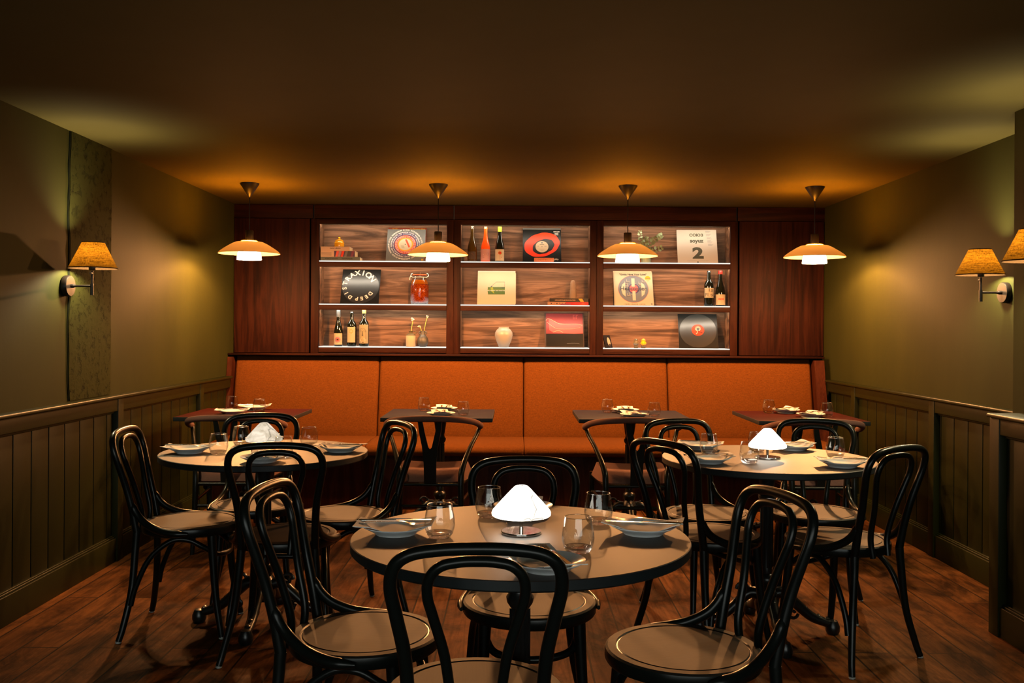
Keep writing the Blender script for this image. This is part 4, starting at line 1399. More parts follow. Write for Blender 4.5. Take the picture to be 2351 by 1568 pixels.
def d_cardoor(m, y):
    z0 = 0.088
    body = [(-0.068, z0), (0.066, z0 + 0.001), (0.066, z0 + 0.068), (-0.072, z0 + 0.066), (-0.073, z0 + 0.03)]
    m.add([(p[0], y, p[1]) for p in body], [tuple(range(5))], 'print_green')
    m.add([(-0.05, y - 0.0002, z0 + 0.064), (-0.03, y - 0.0002, z0 + 0.064), (-0.018, y - 0.0002, z0 + 0.005), (-0.045, y - 0.0002, z0 + 0.03)], [(0, 1, 2, 3)], 'print_lime')
    m.quad(-0.072, z0 + 0.045, 0.066, z0 + 0.048, y - 0.0003, 'print_lime')
    write(m, 'FELIX DON\'T YOU WANT ME', -0.004, z0 + 0.034, y - 0.0004, 0.0105, 'print_white', 0.0003)
    m.quad(0.040, z0 + 0.056, 0.060, z0 + 0.062, y - 0.0003, 'ink_black')
    fr = [(-0.052, z0 + 0.066), (-0.004, z0 + 0.112), (0.064, z0 + 0.112), (0.062, z0 + 0.068)]
    m.tube([(p[0], y, p[1]) for p in fr], 0.0012, 'ink_black', 6)
    m.add([(-0.052, y, z0 + 0.066), (-0.036, y, z0 + 0.066), (-0.036, y, z0 + 0.082)], [(0, 1, 2)], 'ink_black')
mb = MB()
w, h, r = 0.154, 0.290, 0.014
ol = []
for cx_, cz_, a0 in ((w - r, r, -PI / 2), (w - r, h - r, 0), (-w + r, h - r, PI / 2), (-w + r, r, PI)):
    ol += [(cx_ + r * math.cos(a0 + k * PI / 8), cz_ + r * math.sin(a0 + k * PI / 8)) for k in range(5)]
mb.prism(ol, 0, -0.004, 'sleeve_cream')
d_cardoor(mb, -0.0048)
mb.quad(-0.154, 0.290, 0.150, 0.304, 0.0012, 'sleeve_white')
mb.box((-0.154, 0.001, 0.0), (0.150, 0.003, 0.304), 'sleeve_white')
o = mb.build('record_sleeve', None, 0)
o.location = (px(1140.5), 7.528, SH[1] + 0.0018)
o.rotation_euler = (-LEAN, 0, 0)
tag(o, 'cream record sleeve with a green car door printed on it', 'record', 'record sleeves on the shelves')

def d_soyuz(m, y):
    write(m, 'СОЮЗ', -0.002, 0.252, y, 0.034, 'print_olive', 0.0014, sx=1.05)
    write(m, 'soyuz', -0.002, 0.200, y, 0.046, 'print_olive', 0.0020)
    write(m, '2', 0.004, 0.084, y, 0.135, 'print_olive', 0.0062, sx=1.25)
    for k in range(5):
        for q in range(4):
            zz = 0.292 - k * 0.030 - q * 0.005
            m.quad(0.072 + 0.004 * k, zz, 0.098 + 0.004 * k + 0.02 * ((k * 7 + q * 3) % 4) / 4, zz + 0.0016, y, 'print_slate')
    m.quad(-0.085, 0.0175, 0.085, 0.0188, y, 'print_slate')
    m.disc((0.0, 0.007), 0.006, y, 'print_olive')
sleeve(px(1600), 0, d_soyuz, 'cream record sleeve with bold olive lettering and a big numeral two', base='sleeve_white', edge='print_slate', w=0.318, h=0.303, rz=-0.06)

def d_heli(m, y):
    write(m, '"Gotta Have Your Love"', -0.002, 0.276, y, 0.021, 'ink_black', 0.0010, sx=1.05)
    cx, cz = -0.004, 0.145
    m.disc((cx, cz), 0.1225, y, 'print_pink', segs=48)
    m.disc((cx, cz), 0.1205, y - 0.0002, 'print_slate', segs=48)
    for k in range(15):
        rd = random.Random(k)
        xx, zz = cx + rd.uniform(-0.09, 0.08), cz + rd.uniform(-0.075, 0.07)
        m.quad(xx, zz, xx + 0.025, zz + 0.002, y - 0.0003, 'ring_cream')
        m.quad(xx, zz, xx + 0.002, zz + 0.022, y - 0.0003, 'ring_cream')
        m.quad(xx - 0.006, zz - 0.006, xx + 0.02, zz - 0.001, y - 0.00028, 'plinth_grey')
    m.disc((cx + 0.004, cz + 0.003), 0.045, y - 0.0004, 'ring_purple')
    m.disc((cx + 0.004, cz + 0.003), 0.036, y - 0.0005, 'print_pink')
    m.quad(cx - 0.013, cz + 0.022, cx + 0.013, cz + 0.096, y - 0.0006, 'ring_cream')
    m.quad(cx - 0.009, cz - 0.102, cx + 0.016, cz - 0.018, y - 0.0006, 'ring_cream')
    for s in (-1, 1):
        m.add([(cx + s * 0.064, y - 0.0006, cz + 0.062), (cx + s * 0.064, y - 0.0006, cz - 0.068), (cx + s * 0.086, y - 0.0006, cz - 0.048), (cx + s * 0.100, y - 0.0006, cz), (cx + s * 0.088, y - 0.0006, cz + 0.040)], [(0, 1, 2, 3, 4)], 'ring_cream')
    write(m, 'Helicopter', cx, cz + 0.003, y - 0.0018, 0.049, 'ink_black', 0.0010)
    m.disc((0.116, 0.240), 0.023, y - 0.0003, 'print_gold')
    m.quad(0.097, 0.240, 0.135, 0.244, y - 0.0005, 'ink_black')
    m.quad(0.096, 0.222, 0.136, 0.229, y - 0.0005, 'sleeve_cream')
    write(m, '1. Head Mix   2. Butterfly Mix   3. Earl\'s Dub', 0.0, 0.010, y, 0.0095, 'ink_black', 0.0003)
    m.disc((0.137, 0.012), 0.007, y, 'print_slate')
sleeve(px(1456) - 0.004, 1, None, 'tan sleeve edge showing behind the cream sleeve printed Helicopter', base='ring_cream', w=0.312, h=0.309, yb=7.540)
sleeve(px(1456), 1, d_heli, 'cream record sleeve with a grey disc and the word Helicopter', base='sleeve_cream', edge='ring_cream', h=0.296)

def d_bg(m, y):
    m.quad(-0.146, 0.118, 0.150, 0.296, y, 'wine_red')
    m.quad(-0.146, 0.006, 0.150, 0.118, y, 'sleeve_black')
    m.add([(-0.12, y - 0.0002, 0.150), (-0.09, y - 0.0002, 0.128), (0.08, y - 0.0002, 0.118), (0.150, y - 0.0002, 0.125), (0.150, y - 0.0002, 0.205), (0.0, y - 0.0002, 0.205), (-0.06, y - 0.0002, 0.215), (-0.125, y - 0.0002, 0.250)], [tuple(range(8))], 'wine_red_light')
    m.tube(spline([(-0.146, y, 0.235), (-0.13, y, 0.250), (-0.10, y, 0.240), (-0.045, y, 0.208), (0.0, y, 0.203), (0.11, y, 0.203), (0.145, y, 0.19)], 6), 0.0016, 'clay_pink', 6)
    m.tube(spline([(-0.14, y, 0.22), (-0.08, y, 0.172), (-0.045, y, 0.160), (0.05, y, 0.160), (0.13, y, 0.172)], 6), 0.0013, 'clay_pink', 6)
    m.tube(spline([(-0.09, y, 0.13), (-0.06, y, 0.142), (-0.03, y, 0.14), (-0.01, y, 0.128)], 6), 0.0022, 'clay_pink', 6)
    write(m, 'БГ', 0.092, 0.262, y - 0.0004, 0.052, 'wine_red_light', 0.0, sx=0.75)
    m.tube(spline([(0.02, y, 0.03), (0.06, y, 0.036), (0.10, y, 0.034), (0.12, y, 0.028)], 5), 0.0022, 'print_slate', 6)
sleeve(px(1296.5), 2, d_bg, 'dark red and black record in creased clear plastic wrap', base='label_dark', w=0.316, h=0.306)

def d_blackrec(m, y):
    m.disc((0.0, 0.152), 0.147, y, 'ink_black', segs=48)
    m.disc((0.0, 0.158), 0.050, y - 0.0003, 'print_red')
    m.disc((0.0, 0.170), 0.022, y - 0.0005, 'ring_cream')
    m.disc((0.001, 0.167), 0.012, y - 0.0007, 'ink_black')
    for k in range(9):
        a = PI * (0.05 + 0.9 * k / 8)
        m.tube([(0.013 * math.cos(a), y - 0.0008, 0.170 + 0.013 * math.sin(a)), (0.025 * math.cos(a), y - 0.0008, 0.170 + 0.025 * math.sin(a))], 0.0018, 'ink_black', 5)
    m.tube(spline([(0.0, y, 0.155), (0.012, y, 0.143), (0.03, y, 0.136), (0.036, y, 0.142)], 5), 0.003, 'ink_black', 6)
    m.tube(spline([(-0.004, y, 0.155), (-0.006, y, 0.135), (-0.016, y, 0.122)], 5), 0.003, 'ring_cream', 6)
sleeve(px(1603), 2, d_blackrec, 'shiny black record with a round red label on the bottom right shelf', edge='sleeve_cream', w=0.312, h=0.300, rz=-0.07)

# books
def book(x0, x1, zb, h, cover, label, y0=7.49, y1=7.65, rz=0.0, pages_side=1, deco=None, dx=0.0):
    """lying book, spine to the viewer"""
    cx = (x0 + x1) / 2
    t = thing('book', label, 'book', (cx, (y0 + y1) / 2, zb), rz, 'books lying on the shelves')
    L, D = (x1 - x0) / 2, (y1 - y0) / 2
    m = MB()
    m.box((-L, -D, 0), (L, D, 0.0025), cover)
    m.box((-L, -D, h - 0.0025), (L, D, h), cover)
    m.box((-L, -D, 0.0025), (L, -D + 0.003, h - 0.0025), cover)
    if deco:
        deco(m, -D - 0.0004, L, h)
    m.build('cover', t, 0)
    MB().box((-L + 0.003, -D + 0.003, 0.0025), (L - 0.002, D - 0.003, h - 0.0025), 'page_cream').build('pages', t, 0)
    return t
z = SH[0]
x0 = U[0][0] + 0.008
def dk1(m, y, L, h):
    write(m, 'КОНСТАНТИН', -0.07, h / 2, y, 0.014, 'book_black', 0.0003)
    write(m, 'ТОТИБАДЗЕ', 0.055, h / 2, y, 0.014, 'book_black', 0.0003)
def dk2(m, y, L, h):
    m.quad(-0.03, 0.001, L - 0.002, h - 0.001, y, 'ring_purple')
    for k, (a, c) in enumerate(((-0.02, 'print_pink'), (0.0, 'iris_lilac'), (0.022, 'print_red'), (0.05, 'print_slate'), (0.072, 'ink_black'), (0.10, 'book_plum'))):
        m.add([(a, y - 0.0002, 0.002), (a + 0.018, y - 0.0002, 0.002), (a + 0.030, y - 0.0002, h - 0.002), (a + 0.010, y - 0.0002, h - 0.002)], [(0, 1, 2, 3)], c)
    for k in range(3):
        m.quad(-L + 0.004, 0.010 + 0.010 * k, -0.05, 0.013 + 0.010 * k, y, 'book_slate')
def dk3(m, y, L, h):
    write(m, 'Cartier in Motion', 0.0, h / 2 + 0.003, y, 0.012, 'book_black', 0.0002)
book(x0, x0 + 0.310, z, 0.031, 'book_slate', 'grey-green book at the bottom of the stack on the top left shelf', rz=0.02, deco=dk1)
book(x0, x0 + 0.272, z + 0.031, 0.048, 'book_pink', 'pale book with a colourful spine picture in the top left stack', deco=dk2, rz=0.02)
book(x0, x0 + 0.230, z + 0.079, 0.033, 'book_pink', 'plain pinkish book on top of the top left stack, under the honey pot', deco=dk3, rz=0.01)
def dk4(m, y, L, h):
    for k in range(6):
        write(m, 'MIMSIE'[k], -L + 0.03 + 0.022 * k, h / 2, y, 0.014, 'book_black', 0.0003)
    m.quad(-0.02, 0.001, L, h - 0.001, y, 'book_red')
    m.quad(-0.06, 0.001, 0.02, h * 0.5, y - 0.0002, 'book_plum')
    m.add([(0.09, y - 0.0002, 0.002), (0.12, y - 0.0002, h - 0.003), (0.14, y - 0.0002, 0.002)], [(0, 1, 2)], 'print_red')
def dk5(m, y, L, h):
    write(m, 'ALEXANDER McQUEEN EVOLUTION', -0.03, h / 2, y, 0.010, 'clay_pink', 0.0002)
    m.add([(0.075, y, h - 0.002), (0.105, y, h - 0.002), (0.120, y, 0.002), (0.092, y, 0.002)], [(0, 1, 2, 3)], 'print_gold')
z = SH[1]
x1 = U[1][1] - 0.006
book(x1 - 0.325, x1, z, 0.026, 'book_tan', 'tan and red book under the black book on the middle shelf', deco=dk4, rz=-0.02, pages_side=-1)
book(x1 - 0.310, x1 - 0.002, z + 0.026, 0.028, 'book_black', 'black book with an orange patch under the stone tower', deco=dk5, rz=-0.02, pages_side=-1)
# stepped stone tower
m = MB()
def octa(r, z0, z1, top):
    m.lathe([(0, z0), (r, z0), (r, z1 - 0.006), (top, z1), (0, z1)], 'concrete', 12, Matrix.Diagonal((1, 0.8, 1, 1)))
octa(0.0275, 0.0, 0.073, 0.025)
octa(0.0245, 0.073, 0.110, 0.022)
octa(0.021, 0.110, 0.131, 0.019)
octa(0.018, 0.131, 0.146, 0.008)
o = m.build('stone_tower', None, 20)
o.location = (px(1315) + 0.002, 7.56, z + 0.054)
tag(o, 'small stepped stone tower standing on the black book', 'ornament')

# honey pot
t = thing('honey_pot', 'small honey-coloured glass pot with a lid on the book stack', 'pot', (px(780) - 0.003, 7.56, SH[0] + 0.112))
MB().lathe([(0, 0), (0.036, 0), (0.038, 0.006), (0.036, 0.012), (0.039, 0.018), (0.036, 0.025), (0.039, 0.032), (0.035, 0.042), (0.030, 0.046), (0, 0.046)], 'honey_glass', 30).build('pot', t, 50)
MB().lathe([(0, 0.0465), (0.032, 0.0465), (0.033, 0.052), (0.024, 0.060), (0.010, 0.064), (0.004, 0.066), (0.009, 0.070), (0.010, 0.076), (0.004, 0.081), (0, 0.082)], 'honey_glass', 30).build('lid', t, 50)

# fermenting jar
t = thing('ferment_jar', 'large clip-top glass jar of orange fruit ferment', 'jar', (px(963.5), 7.57, SH[1]))
gl_ = [(0.050, 0.0), (0.068, 0.006), (0.0745, 0.03), (0.0745, 0.15), (0.066, 0.185), (0.055, 0.205), (0.052, 0.215), (0.052, 0.235)]
MB().lathe([(0, 0.0)] + gl_ + [(0.050, 0.235)] + [(max(r - 0.0025, 0), z_) for r, z_ in reversed(gl_[2:])] + [(0.06, 0.012), (0, 0.010)], 'clear_glass', 40).build('jar_glass', t, 60)
MB().lathe([(0, 0.012), (0.058, 0.013), (0.071, 0.032), (0.071, 0.148), (0.066, 0.160), (0, 0.162)], 'fermented_fruit', 36).build('fruit', t, 50)
MB().lathe([(0, 0.1625), (0.0655, 0.1625), (0.0635, 0.180), (0.055, 0.196), (0, 0.197)], 'amber_syrup', 36).build('liquid', t, 50)
MB().lathe([(0.050, 0.2352), (0.056, 0.2352), (0.056, 0.240), (0.050, 0.240)], 'rubber_orange', 36).build('seal', t, 50)
MB().lathe([(0, 0.2405), (0.055, 0.2405), (0.055, 0.248), (0.048, 0.2535), (0, 0.2545)], 'clear_glass', 36).build('lid', t, 50)
m = MB()
for s in (-1, 1):
    m.tube(spline([(s * 0.053, 0, 0.218), (s * 0.070, 0, 0.228), (s * 0.066, 0, 0.245), (s * 0.056, 0, 0.25)], 5), 0.0022, 'wire', 7)
m.tube(spline([(0.056 * math.cos(a), 0.056 * math.sin(a), 0.217) for a in [i * 2 * PI / 16 for i in range(16)]], 2, True), 0.0018, 'wire', 6, closed=True)
m.tube(spline([(-0.066, -0.01, 0.24), (-0.075, -0.02, 0.215), (-0.078, -0.02, 0.195)], 5), 0.002, 'wire', 6)
m.build('wire_clip', t, 60)

# bottles
def bottle(x, row, H, R, style, glass, label, lab=None, cap=None, cork=None, y=7.56, draw=None, lz=(0.02, 0.10), arc=1.15):
    t = thing('wine_bottle', label, 'bottle', (x, y, SH[row]), 0, 'wine bottles on the shelves')
    if style == 'burgundy':
        pr = [(0, 0.004), (R * 0.8, 0.0), (R * 0.95, 0.003), (R, 0.010), (R, 0.105), (R * 0.95, 0.130), (R * 0.80, 0.160), (R * 0.58, 0.190), (R * 0.42, 0.220), (0.0145, 0.245)]
    else:
        pr = [(0, 0.004), (R * 0.85, 0.0), (R * 0.95, 0.003), (R, 0.010), (R, 0.170), (R * 0.97, 0.186), (R * 0.80, 0.205), (R * 0.52, 0.219), (0.0155, 0.234)]
    k = H / 0.30
    pr = [(r, z_ * k) for r, z_ in pr]
    pr += [(0.0140, H - 0.016), (0.0155, H - 0.015), (0.0155, H - 0.006), (0.0138, H - 0.004), (0.0138, H), (0, H)]
    MB().lathe(pr, glass, 30).build('glass', t, 50)
    if cap:
        c, zl = cap
        MB().lathe([(0.0147, H - zl), (0.0158, H - zl), (0.0164, H - 0.016), (0.0164, H - 0.002), (0.0150, H + 0.001), (0, H + 0.001)], c, 26).build('capsule', t, 50)
    if cork:
        MB().lathe([(0, H), (0.0128, H), (0.0128, H + 0.006), (0, H + 0.007)], cork, 20).build('stopper', t, 50)
    if lab:
        m = MB()
        n = 14
        vs = []
        for zz in lz:
            for i in range(n + 1):
                a = -PI / 2 + arc * (2 * i / n - 1)
                vs.append(((R + 0.0006) * math.cos(a), (R + 0.0006) * math.sin(a), zz * k))
        m.add(vs, [(i, i + 1, n + 2 + i, n + 1 + i) for i in range(n)], lab)
        if draw:
            d = MB()
            draw(d)
            for mi_, f_ in zip(d.m, d.f):
                pass
            w_ = [(p[0], p[2]) for p in d.v]
            base = len(m.v)
            for (xx, zz), p in zip(w_, d.v):
                a = -PI / 2 + xx / R
                rr = R + 0.0012 + (-p[1])
                m.v.append((rr * math.cos(a), rr * math.sin(a), zz * k))
            for mi_, f_ in zip(d.m, d.f):
                m.f.append([base + q for q in f_])
                m.m.append(m.mi(d.mats[mi_]))
        m.build('label', t, 40)
    return t

def l_iris(m):
    m.disc((0, 0.055), 0.0245, 0, 'iris_lilac', r0=0.014)
    m.disc((0, 0.055), 0.0135, 0, 'print_pink', r0=0.0075)
    m.disc((0, 0.055), 0.0070, 0, 'ink_black')
def l_q(m):
    m.disc((0, 0.130), 0.016, 0, 'print_gold', r0=0.0125)
    m.tube([(0.006, 0, 0.116), (0.001, 0, 0.108)], 0.0012, 'print_gold', 5)
    m.quad(-0.022, 0.104, 0.022, 0.106, 0, 'label_dark')
    m.quad(-0.010, 0.098, 0.010, 0.0992, 0, 'label_dark')
def l_queen(m):
    m.disc((-0.006, 0.125), 0.026, 0, 'plinth_grey', r0=0.0235, a0=-0.3, a1=PI + 0.3)
    m.disc((-0.006, 0.122), 0.017, 0, 'plinth_grey', r0=0.015, a0=-0.3, a1=PI + 0.3)
    m.disc((-0.006, 0.122), 0.006, 0, 'plinth_grey', r0=0.0035)
    m.add([(-0.012, 0, 0.085), (0.000, 0, 0.085), (-0.003, 0, 0.116), (-0.009, 0, 0.116)], [(0, 1, 2, 3)], 'plinth_grey')
    m.disc((-0.004, 0.053), 0.024, 0, 'label_cream', rz=0.017)
    m.quad(-0.018, 0.051, 0.010, 0.055, -0.0002, 'plinth_grey')
    m.quad(0.020, 0.06, 0.023, 0.13, 0, 'plinth_grey')
    m.quad(-0.010, 0.031, 0.004, 0.035, -0.0002, 'label_dark')
bottle(px(779), 2, 0.288, 0.0365, 'burgundy', 'bottle_dark', 'dark wine bottle with an eye on its label and a grey capsule', 'label_cream', ('capsule_grey', 0.055), lz=(0.014, 0.108), draw=l_iris, y=7.55)
bottle(px(809.5), 2, 0.277, 0.0385, 'bordeaux', 'bottle_dark', 'dark wine bottle with a gold letter Q on a plain cream label', 'label_cream', None, lz=(0.034, 0.166), draw=l_q, arc=0.95, y=7.55)
bottle(px(837.5), 2, 0.289, 0.0395, 'bordeaux', 'bottle_dark', 'wine bottle with an ornate figure label and a wax-orange capsule', 'label_sage', ('capsule_wax', 0.026), lz=(0.024, 0.180), draw=l_queen, y=7.55)
def l_dark(m):
    m.tube(spline([(-0.008, 0, 0.072), (0.004, 0, 0.067), (0.012, 0, 0.055)], 5), 0.0008, 'sleeve_rust', 5)
    m.quad(-0.026, 0.0245, 0.026, 0.0255, 0, 'clay_pink')
    m.quad(-0.026, 0.0845, 0.026, 0.0855, 0, 'clay_pink')
    m.quad(-0.026, 0.0245, -0.025, 0.0855, 0, 'clay_pink')
    m.quad(0.025, 0.0245, 0.026, 0.0855, 0, 'clay_pink')
def l_pink(m):
    m.disc((0.020, 0.068), 0.011, 0, 'label_dark', r0=0.0102)
    m.tube([(-0.018, 0, 0.07), (-0.014, 0, 0.062)], 0.0008, 'print_white', 5)
    m.quad(-0.022, 0.038, -0.008, 0.0395, 0, 'label_dark')
def l_flower(m):
    m.disc((0.004, 0.076), 0.013, 0, 'print_lime')
    m.disc((0.001, 0.077), 0.0125, -0.0002, 'print_red')
    m.disc((0.001, 0.077), 0.007, -0.0004, 'book_red')
    m.disc((0.001, 0.077), 0.003, -0.0006, 'print_gold')
    m.quad(0.0, 0.02, 0.002, 0.064, 0, 'iris_lilac')
    m.disc((0.014, 0.040), 0.004, 0, 'book_red', rz=0.002)
    for k in range(4):
        m.quad(-0.030, 0.060 + 0.006 * k, -0.018, 0.063 + 0.006 * k, 0, 'clay_pink')
        m.quad(-0.030, 0.028 + 0.006 * k, -0.012, 0.0287 + 0.006 * k, 0, 'clay_pink')
bottle(px(1083.5) + 0.002, 0, 0.280, 0.0385, 'burgundy', 'bottle_brown', 'brown wine bottle with a small dark square label beside the pendant', 'label_dark', None, 'stone_cream', lz=(0.022, 0.088), arc=0.8, draw=l_dark)
bottle(px(1114.5), 0, 0.278, 0.0375, 'burgundy', 'bottle_rose', 'orange rose wine bottle with a pink label', 'label_pink', None, 'cork', lz=(0.012, 0.112), draw=l_pink)
bottle(px(1147), 0, 0.284, 0.0385, 'burgundy', 'bottle_dark', 'dark wine bottle with a lime green top and a flower on the label', 'label_cream', ('capsule_lime', 0.040), lz=(0.010, 0.108), draw=l_flower)
def l_la(m):
    write(m, 'La', 0.010, 0.136, 0, 0.042, 'ink_black', 0.0002)
    write(m, 'FLoe', 0.002, 0.095, 0, 0.040, 'ink_black', 0.0002)
def l_indie(m):
    write(m, 'INDIE', 0.0, 0.060, 0, 0.018, 'print_red', 0.0006)
    m.quad(-0.012, 0.092, 0.012, 0.0932, 0, 'label_dark')
    m.quad(-0.008, 0.087, 0.008, 0.088, 0, 'label_dark')
    m.disc((0, 0.028), 0.0045, 0, 'clay_pink', r0=0.0038)
bottle(px(1627), 1, 0.284, 0.0375, 'bordeaux', 'bottle_dark', 'straight dark wine bottle with hand-lettered square cream label', 'label_cream', None, None, lz=(0.072, 0.155), draw=l_la, arc=1.3)
bottle(px(1653), 1, 0.284, 0.0395, 'burgundy', 'bottle_dark', 'dark wine bottle with a red wax top beside the shelf end', 'label_cream', ('capsule_red', 0.026), lz=(0.012, 0.100), draw=l_indie, arc=1.3, y=7.555)

# jug and round vase with flowers
t = thing('stoneware_jug', 'small cream stoneware jug with a brown neck holding a white flower', 'jug', (px(944.5), 7.56, SH[2]))
MB().lathe([(0, 0), (0.037, 0), (0.0395, 0.004), (0.0395, 0.086), (0.0385, 0.0885)], 'stone_cream', 32).build('body', t, 50)
m = MB().lathe([(0.0388, 0.0882), (0.034, 0.099), (0.022, 0.106), (0.013, 0.109), (0.013, 0.118), (0.018, 0.122), (0.018, 0.126), (0.011, 0.126), (0.010, 0.11)], 'stone_glaze', 32)
m.build('neck', t, 50)
MB().tube(spline([(0.016, 0, 0.120), (0.034, 0, 0.123), (0.041, 0, 0.112), (0.034, 0, 0.100)], 6), 0.0035, 'stone_glaze', 8).build('handle', t, 60)
t = thing('round_vase', 'small dark round vase with ear handles, beside the cream jug', 'vase', (px(972), 7.56, SH[2]))
MB().lathe([(0, 0), (0.024, 0), (0.030, 0.006), (0.042, 0.026), (0.0445, 0.046), (0.040, 0.068), (0.028, 0.086), (0.019, 0.094), (0.017, 0.104), (0.017, 0.127), (0.0145, 0.127), (0.014, 0.10), (0, 0.09)], 'vase_dark', 36).build('body', t, 50)
for s in (-1, 1):
    MB().tube(spline([(s * 0.016, 0, 0.122), (s * 0.027, 0, 0.117), (s * 0.028, 0, 0.106), (s * 0.018, 0, 0.096)], 5), 0.0055, 'vase_dark', 8).build('handle', t, 60)
def flower(x, y, zb, tip, label, r=0.013, seed=0):
    t = thing('flower', label, 'flower', (x, y, zb))
    MB().tube(spline([(0, 0, -0.05), (tip[0] * 0.4, tip[1] * 0.4, tip[2] * 0.45), tip], 5), 0.0022, 'stem_green', 6).build('stem', t, 60)
    rd = random.Random(seed)
    m = MB()
    for k in range(9):
        c = Vector(tip) + Vector((rd.uniform(-r, r), rd.uniform(-r, r) * 0.6, rd.uniform(-r * 0.6, r)))
        m.lathe([(0, -r * 0.5), (r * 0.42, -r * 0.2), (r * 0.5, r * 0.12), (0, r * 0.42)], 'flower_white', 8, Matrix.Translation(c) @ Matrix.Rotation(rd.uniform(-0.8, 0.8), 4, 'X'))
    m.build('blossom', t, 60)
flower(px(944.5), 7.56, SH[2] + 0.110, (0.017, 0, 0.105), 'white flower on a stalk in the cream jug', 0.013, 1)
flower(px(971), 7.56, SH[2] + 0.120, (-0.026, -0.005, 0.040), 'short white flower in the dark round vase', 0.010, 2)
flower(px(974), 7.56, SH[2] + 0.120, (0.028, 0, 0.118), 'tall white flower in the dark round vase', 0.010, 3)

# frosted vase
m = MB()
o_ = [(0.030, 0), (0.040, 0.004), (0.062, 0.055), (0.071, 0.095), (0.069, 0.118), (0.056, 0.140), (0.042, 0.150), (0.0395, 0.154), (0.041, 0.160), (0.041, 0.163)]
m.lathe([(0, 0)] + o_ + [(r - 0.005, z_) for r, z_ in reversed(o_[2:])] + [(0.03, 0.02), (0, 0.018)], 'frosted_white', 48)
o = m.build('frosted_vase', None, 60)
o.location = (px(1157.5), 7.565, SH[2])
tag(o, 'white frosted glass vase glowing on the bottom middle shelf', 'vase')

# eucalyptus in a pale green vase, with a cream jar beside it
m = MB().lathe([(0, 0), (0.034, 0), (0.037, 0.004), (0.037, 0.052), (0.033, 0.058), (0.026, 0.059), (0.026, 0.054), (0.032, 0.05), (0.032, 0.008), (0, 0.008)], 'frosted_green', 32)
o = m.build('green_vase', None, 50)
o.location = (px(1482.5), 7.56, SH[0])
tag(o, 'pale green frosted vase holding eucalyptus on the top shelf', 'vase')
m = MB().lathe([(0, 0), (0.022, 0), (0.024, 0.004), (0.024, 0.044), (0.016, 0.050), (0, 0.050)], 'stone_cream', 28)
o = m.build('cream_jar', None, 50)
o.location = (px(1459), 7.57, SH[0])
tag(o, 'small cream jar beside the green vase, mostly behind the pendant', 'jar')
def sprig(pts, label, seed, n, r0=0.0150):
    base = Vector((px(1482.5), 7.56, SH[0] + 0.05))
    t = thing('eucalyptus_sprig', label, 'plant', base, 0, 'eucalyptus sprigs in the green vase')
    path = spline(pts, 10)
    MB().tube(path, [0.0020, 0.0010], 'sleeve_rust', 6).build('stem', t, 60)
    rd = random.Random(seed)
    m = MB()
    for k in range(n):
        f = 0.34 + 0.66 * k / (n - 1)
        i = min(int(f * (len(path) - 1)), len(path) - 2)
        p = path[i]
        d = (path[i + 1] - path[i]).normalized()
        for s in (-1, 1):
            side = Vector((-d.z, rd.uniform(-0.7, 0.7), d.x)).normalized() * s
            r = r0 * (1.05 - 0.35 * (k / n)) * rd.uniform(0.8, 1.15)
            c = p + side * r * 1.05 + d * r * 0.3
            nrm = (Vector((rd.uniform(-0.6, 0.6), -1, rd.uniform(-0.5, 0.5)))).normalized()
            u = (side + d * 0.5 - nrm * (side + d * 0.5).dot(nrm)).normalized()
            w = nrm.cross(u)
            vs = [c - nrm * 0.0] + [c + (u * math.cos(a) * r * 1.12 + w * math.sin(a) * r * 0.82) + nrm * 0.0025 for a in [2 * PI * q / 12 for q in range(12)]]
            vs2 = [v_ + nrm * 0.0006 for v_ in vs]
            fs = [(0, 1 + q, 1 + (q + 1) % 12) for q in range(12)]
            b0 = 13
            fs2 = [(b0, b0 + 1 + (q + 1) % 12, b0 + 1 + q) for q in range(12)]
            m.add(vs + vs2, fs + fs2 + [(1 + q, b0 + 1 + q, b0 + 1 + (q + 1) % 12, 1 + (q + 1) % 12) for q in range(12)], 'leaf_green')
    m.build('leaves', t, 60)
sprig([(0, 0, -0.03), (0.0, 0, 0.05), (0.035, -0.01, 0.115), (0.085, -0.01, 0.150), (0.125, -0.01, 0.175)], 'eucalyptus sprig arching to the upper right', 1, 8)
sprig([(-0.006, 0, -0.03), (-0.02, 0, 0.06), (-0.045, 0, 0.14), (-0.050, 0, 0.212)], 'eucalyptus sprig standing upright behind the pendant cap', 2, 9, 0.011)
sprig([(0.006, 0, -0.03), (0.015, -0.01, 0.02), (0.06, -0.02, 0.050), (0.125, -0.02, 0.076)], 'eucalyptus sprig drooping to the right below the amber shade', 3, 6)
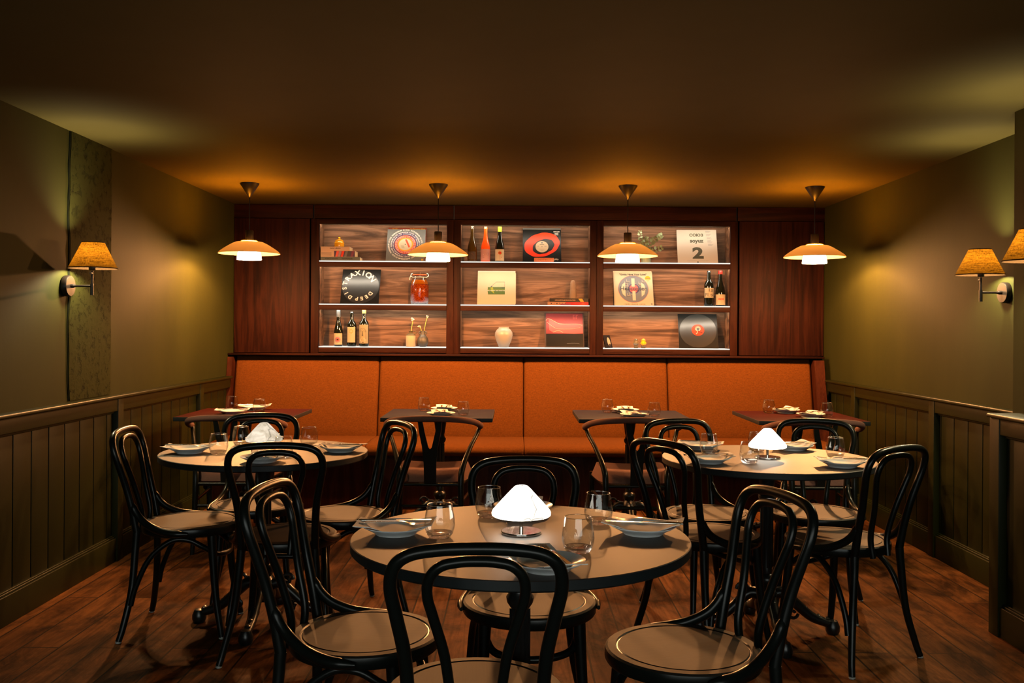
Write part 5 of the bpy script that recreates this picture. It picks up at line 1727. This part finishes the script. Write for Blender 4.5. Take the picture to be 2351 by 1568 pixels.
sprig([(-0.002, 0, -0.03), (-0.008, -0.01, 0.05), (-0.012, -0.01, 0.105), (0.004, -0.01, 0.160)], 'short bushy eucalyptus sprig in the middle of the vase', 4, 7, 0.0135)

# glass birds on little plinths
def bird(x, mat, label, H=0.060):
    t = thing('glass_bird', label, 'figurine', (x, 7.55, SH[2]), 0, 'glass birds on cubes')
    MB().rbox((-0.0145, -0.0145, 0), (0.0145, 0.0145, 0.0205), 'plinth_grey', 0.001, n=2).build('plinth', t, 30)
    m = MB()
    prof = [(0, 0.021), (0.010, 0.021), (0.0165, 0.030), (0.0195, 0.041), (0.0175, 0.050), (0.0150, 0.0545), (0.0165, 0.060), (0.0160, 0.067), (0.0115, 0.074), (0, 0.077)]
    m.lathe(prof, mat, 26)
    m.lathe([(0, -0.0045), (0.003, -0.002), (0.0008, 0.004), (0, 0.0045)], mat, 10, Matrix.Translation((0, -0.0165, 0.0615)))
    for s in (-1, 1):
        m.lathe([(0, -0.014), (0.006, -0.004), (0.005, 0.008), (0, 0.013)], mat, 10, Matrix.Translation((s * 0.0172, -0.002, 0.038)))
    m.build('body', t, 60)
    e = MB()
    for s in (-1, 1):
        e.lathe([(0, 0), (0.0052, 0.0006), (0.0045, 0.002), (0, 0.0026)], 'ring_cream' if mat == 'amber_bird' else 'plinth_grey', 12, Matrix.Translation((s * 0.0065, -0.0142, 0.0665)) @ Matrix.Rotation(PI / 2, 4, 'X'))
    e.build('eyes', t, 60)
bird(px(1460.5), 'olive_glass', 'smoky grey glass bird on a small grey cube')
bird(px(1477.5), 'amber_bird', 'orange glass bird on a small grey cube')
# dark framed picture partly hidden by the upright
m = MB().box((-0.05, -0.004, 0), (0.05, 0.004, 0.104), 'book_black')
m.disc((0.012, 0.05), 0.022, -0.0046, 'ring_cream', rz=0.036)
m.disc((0.016, 0.02), 0.012, -0.0049, 'label_dark')
o = m.build('picture_card', None, 0)
o.location = (U[2][0] + 0.052 - 0.028, 7.52, SH[2] + 0.001)
o.location.x = 0.703 + 0.053
o.rotation_euler = (-0.3, 0, 0.9)
tag(o, 'small dark picture card at the left end of the bottom right shelf', 'card')
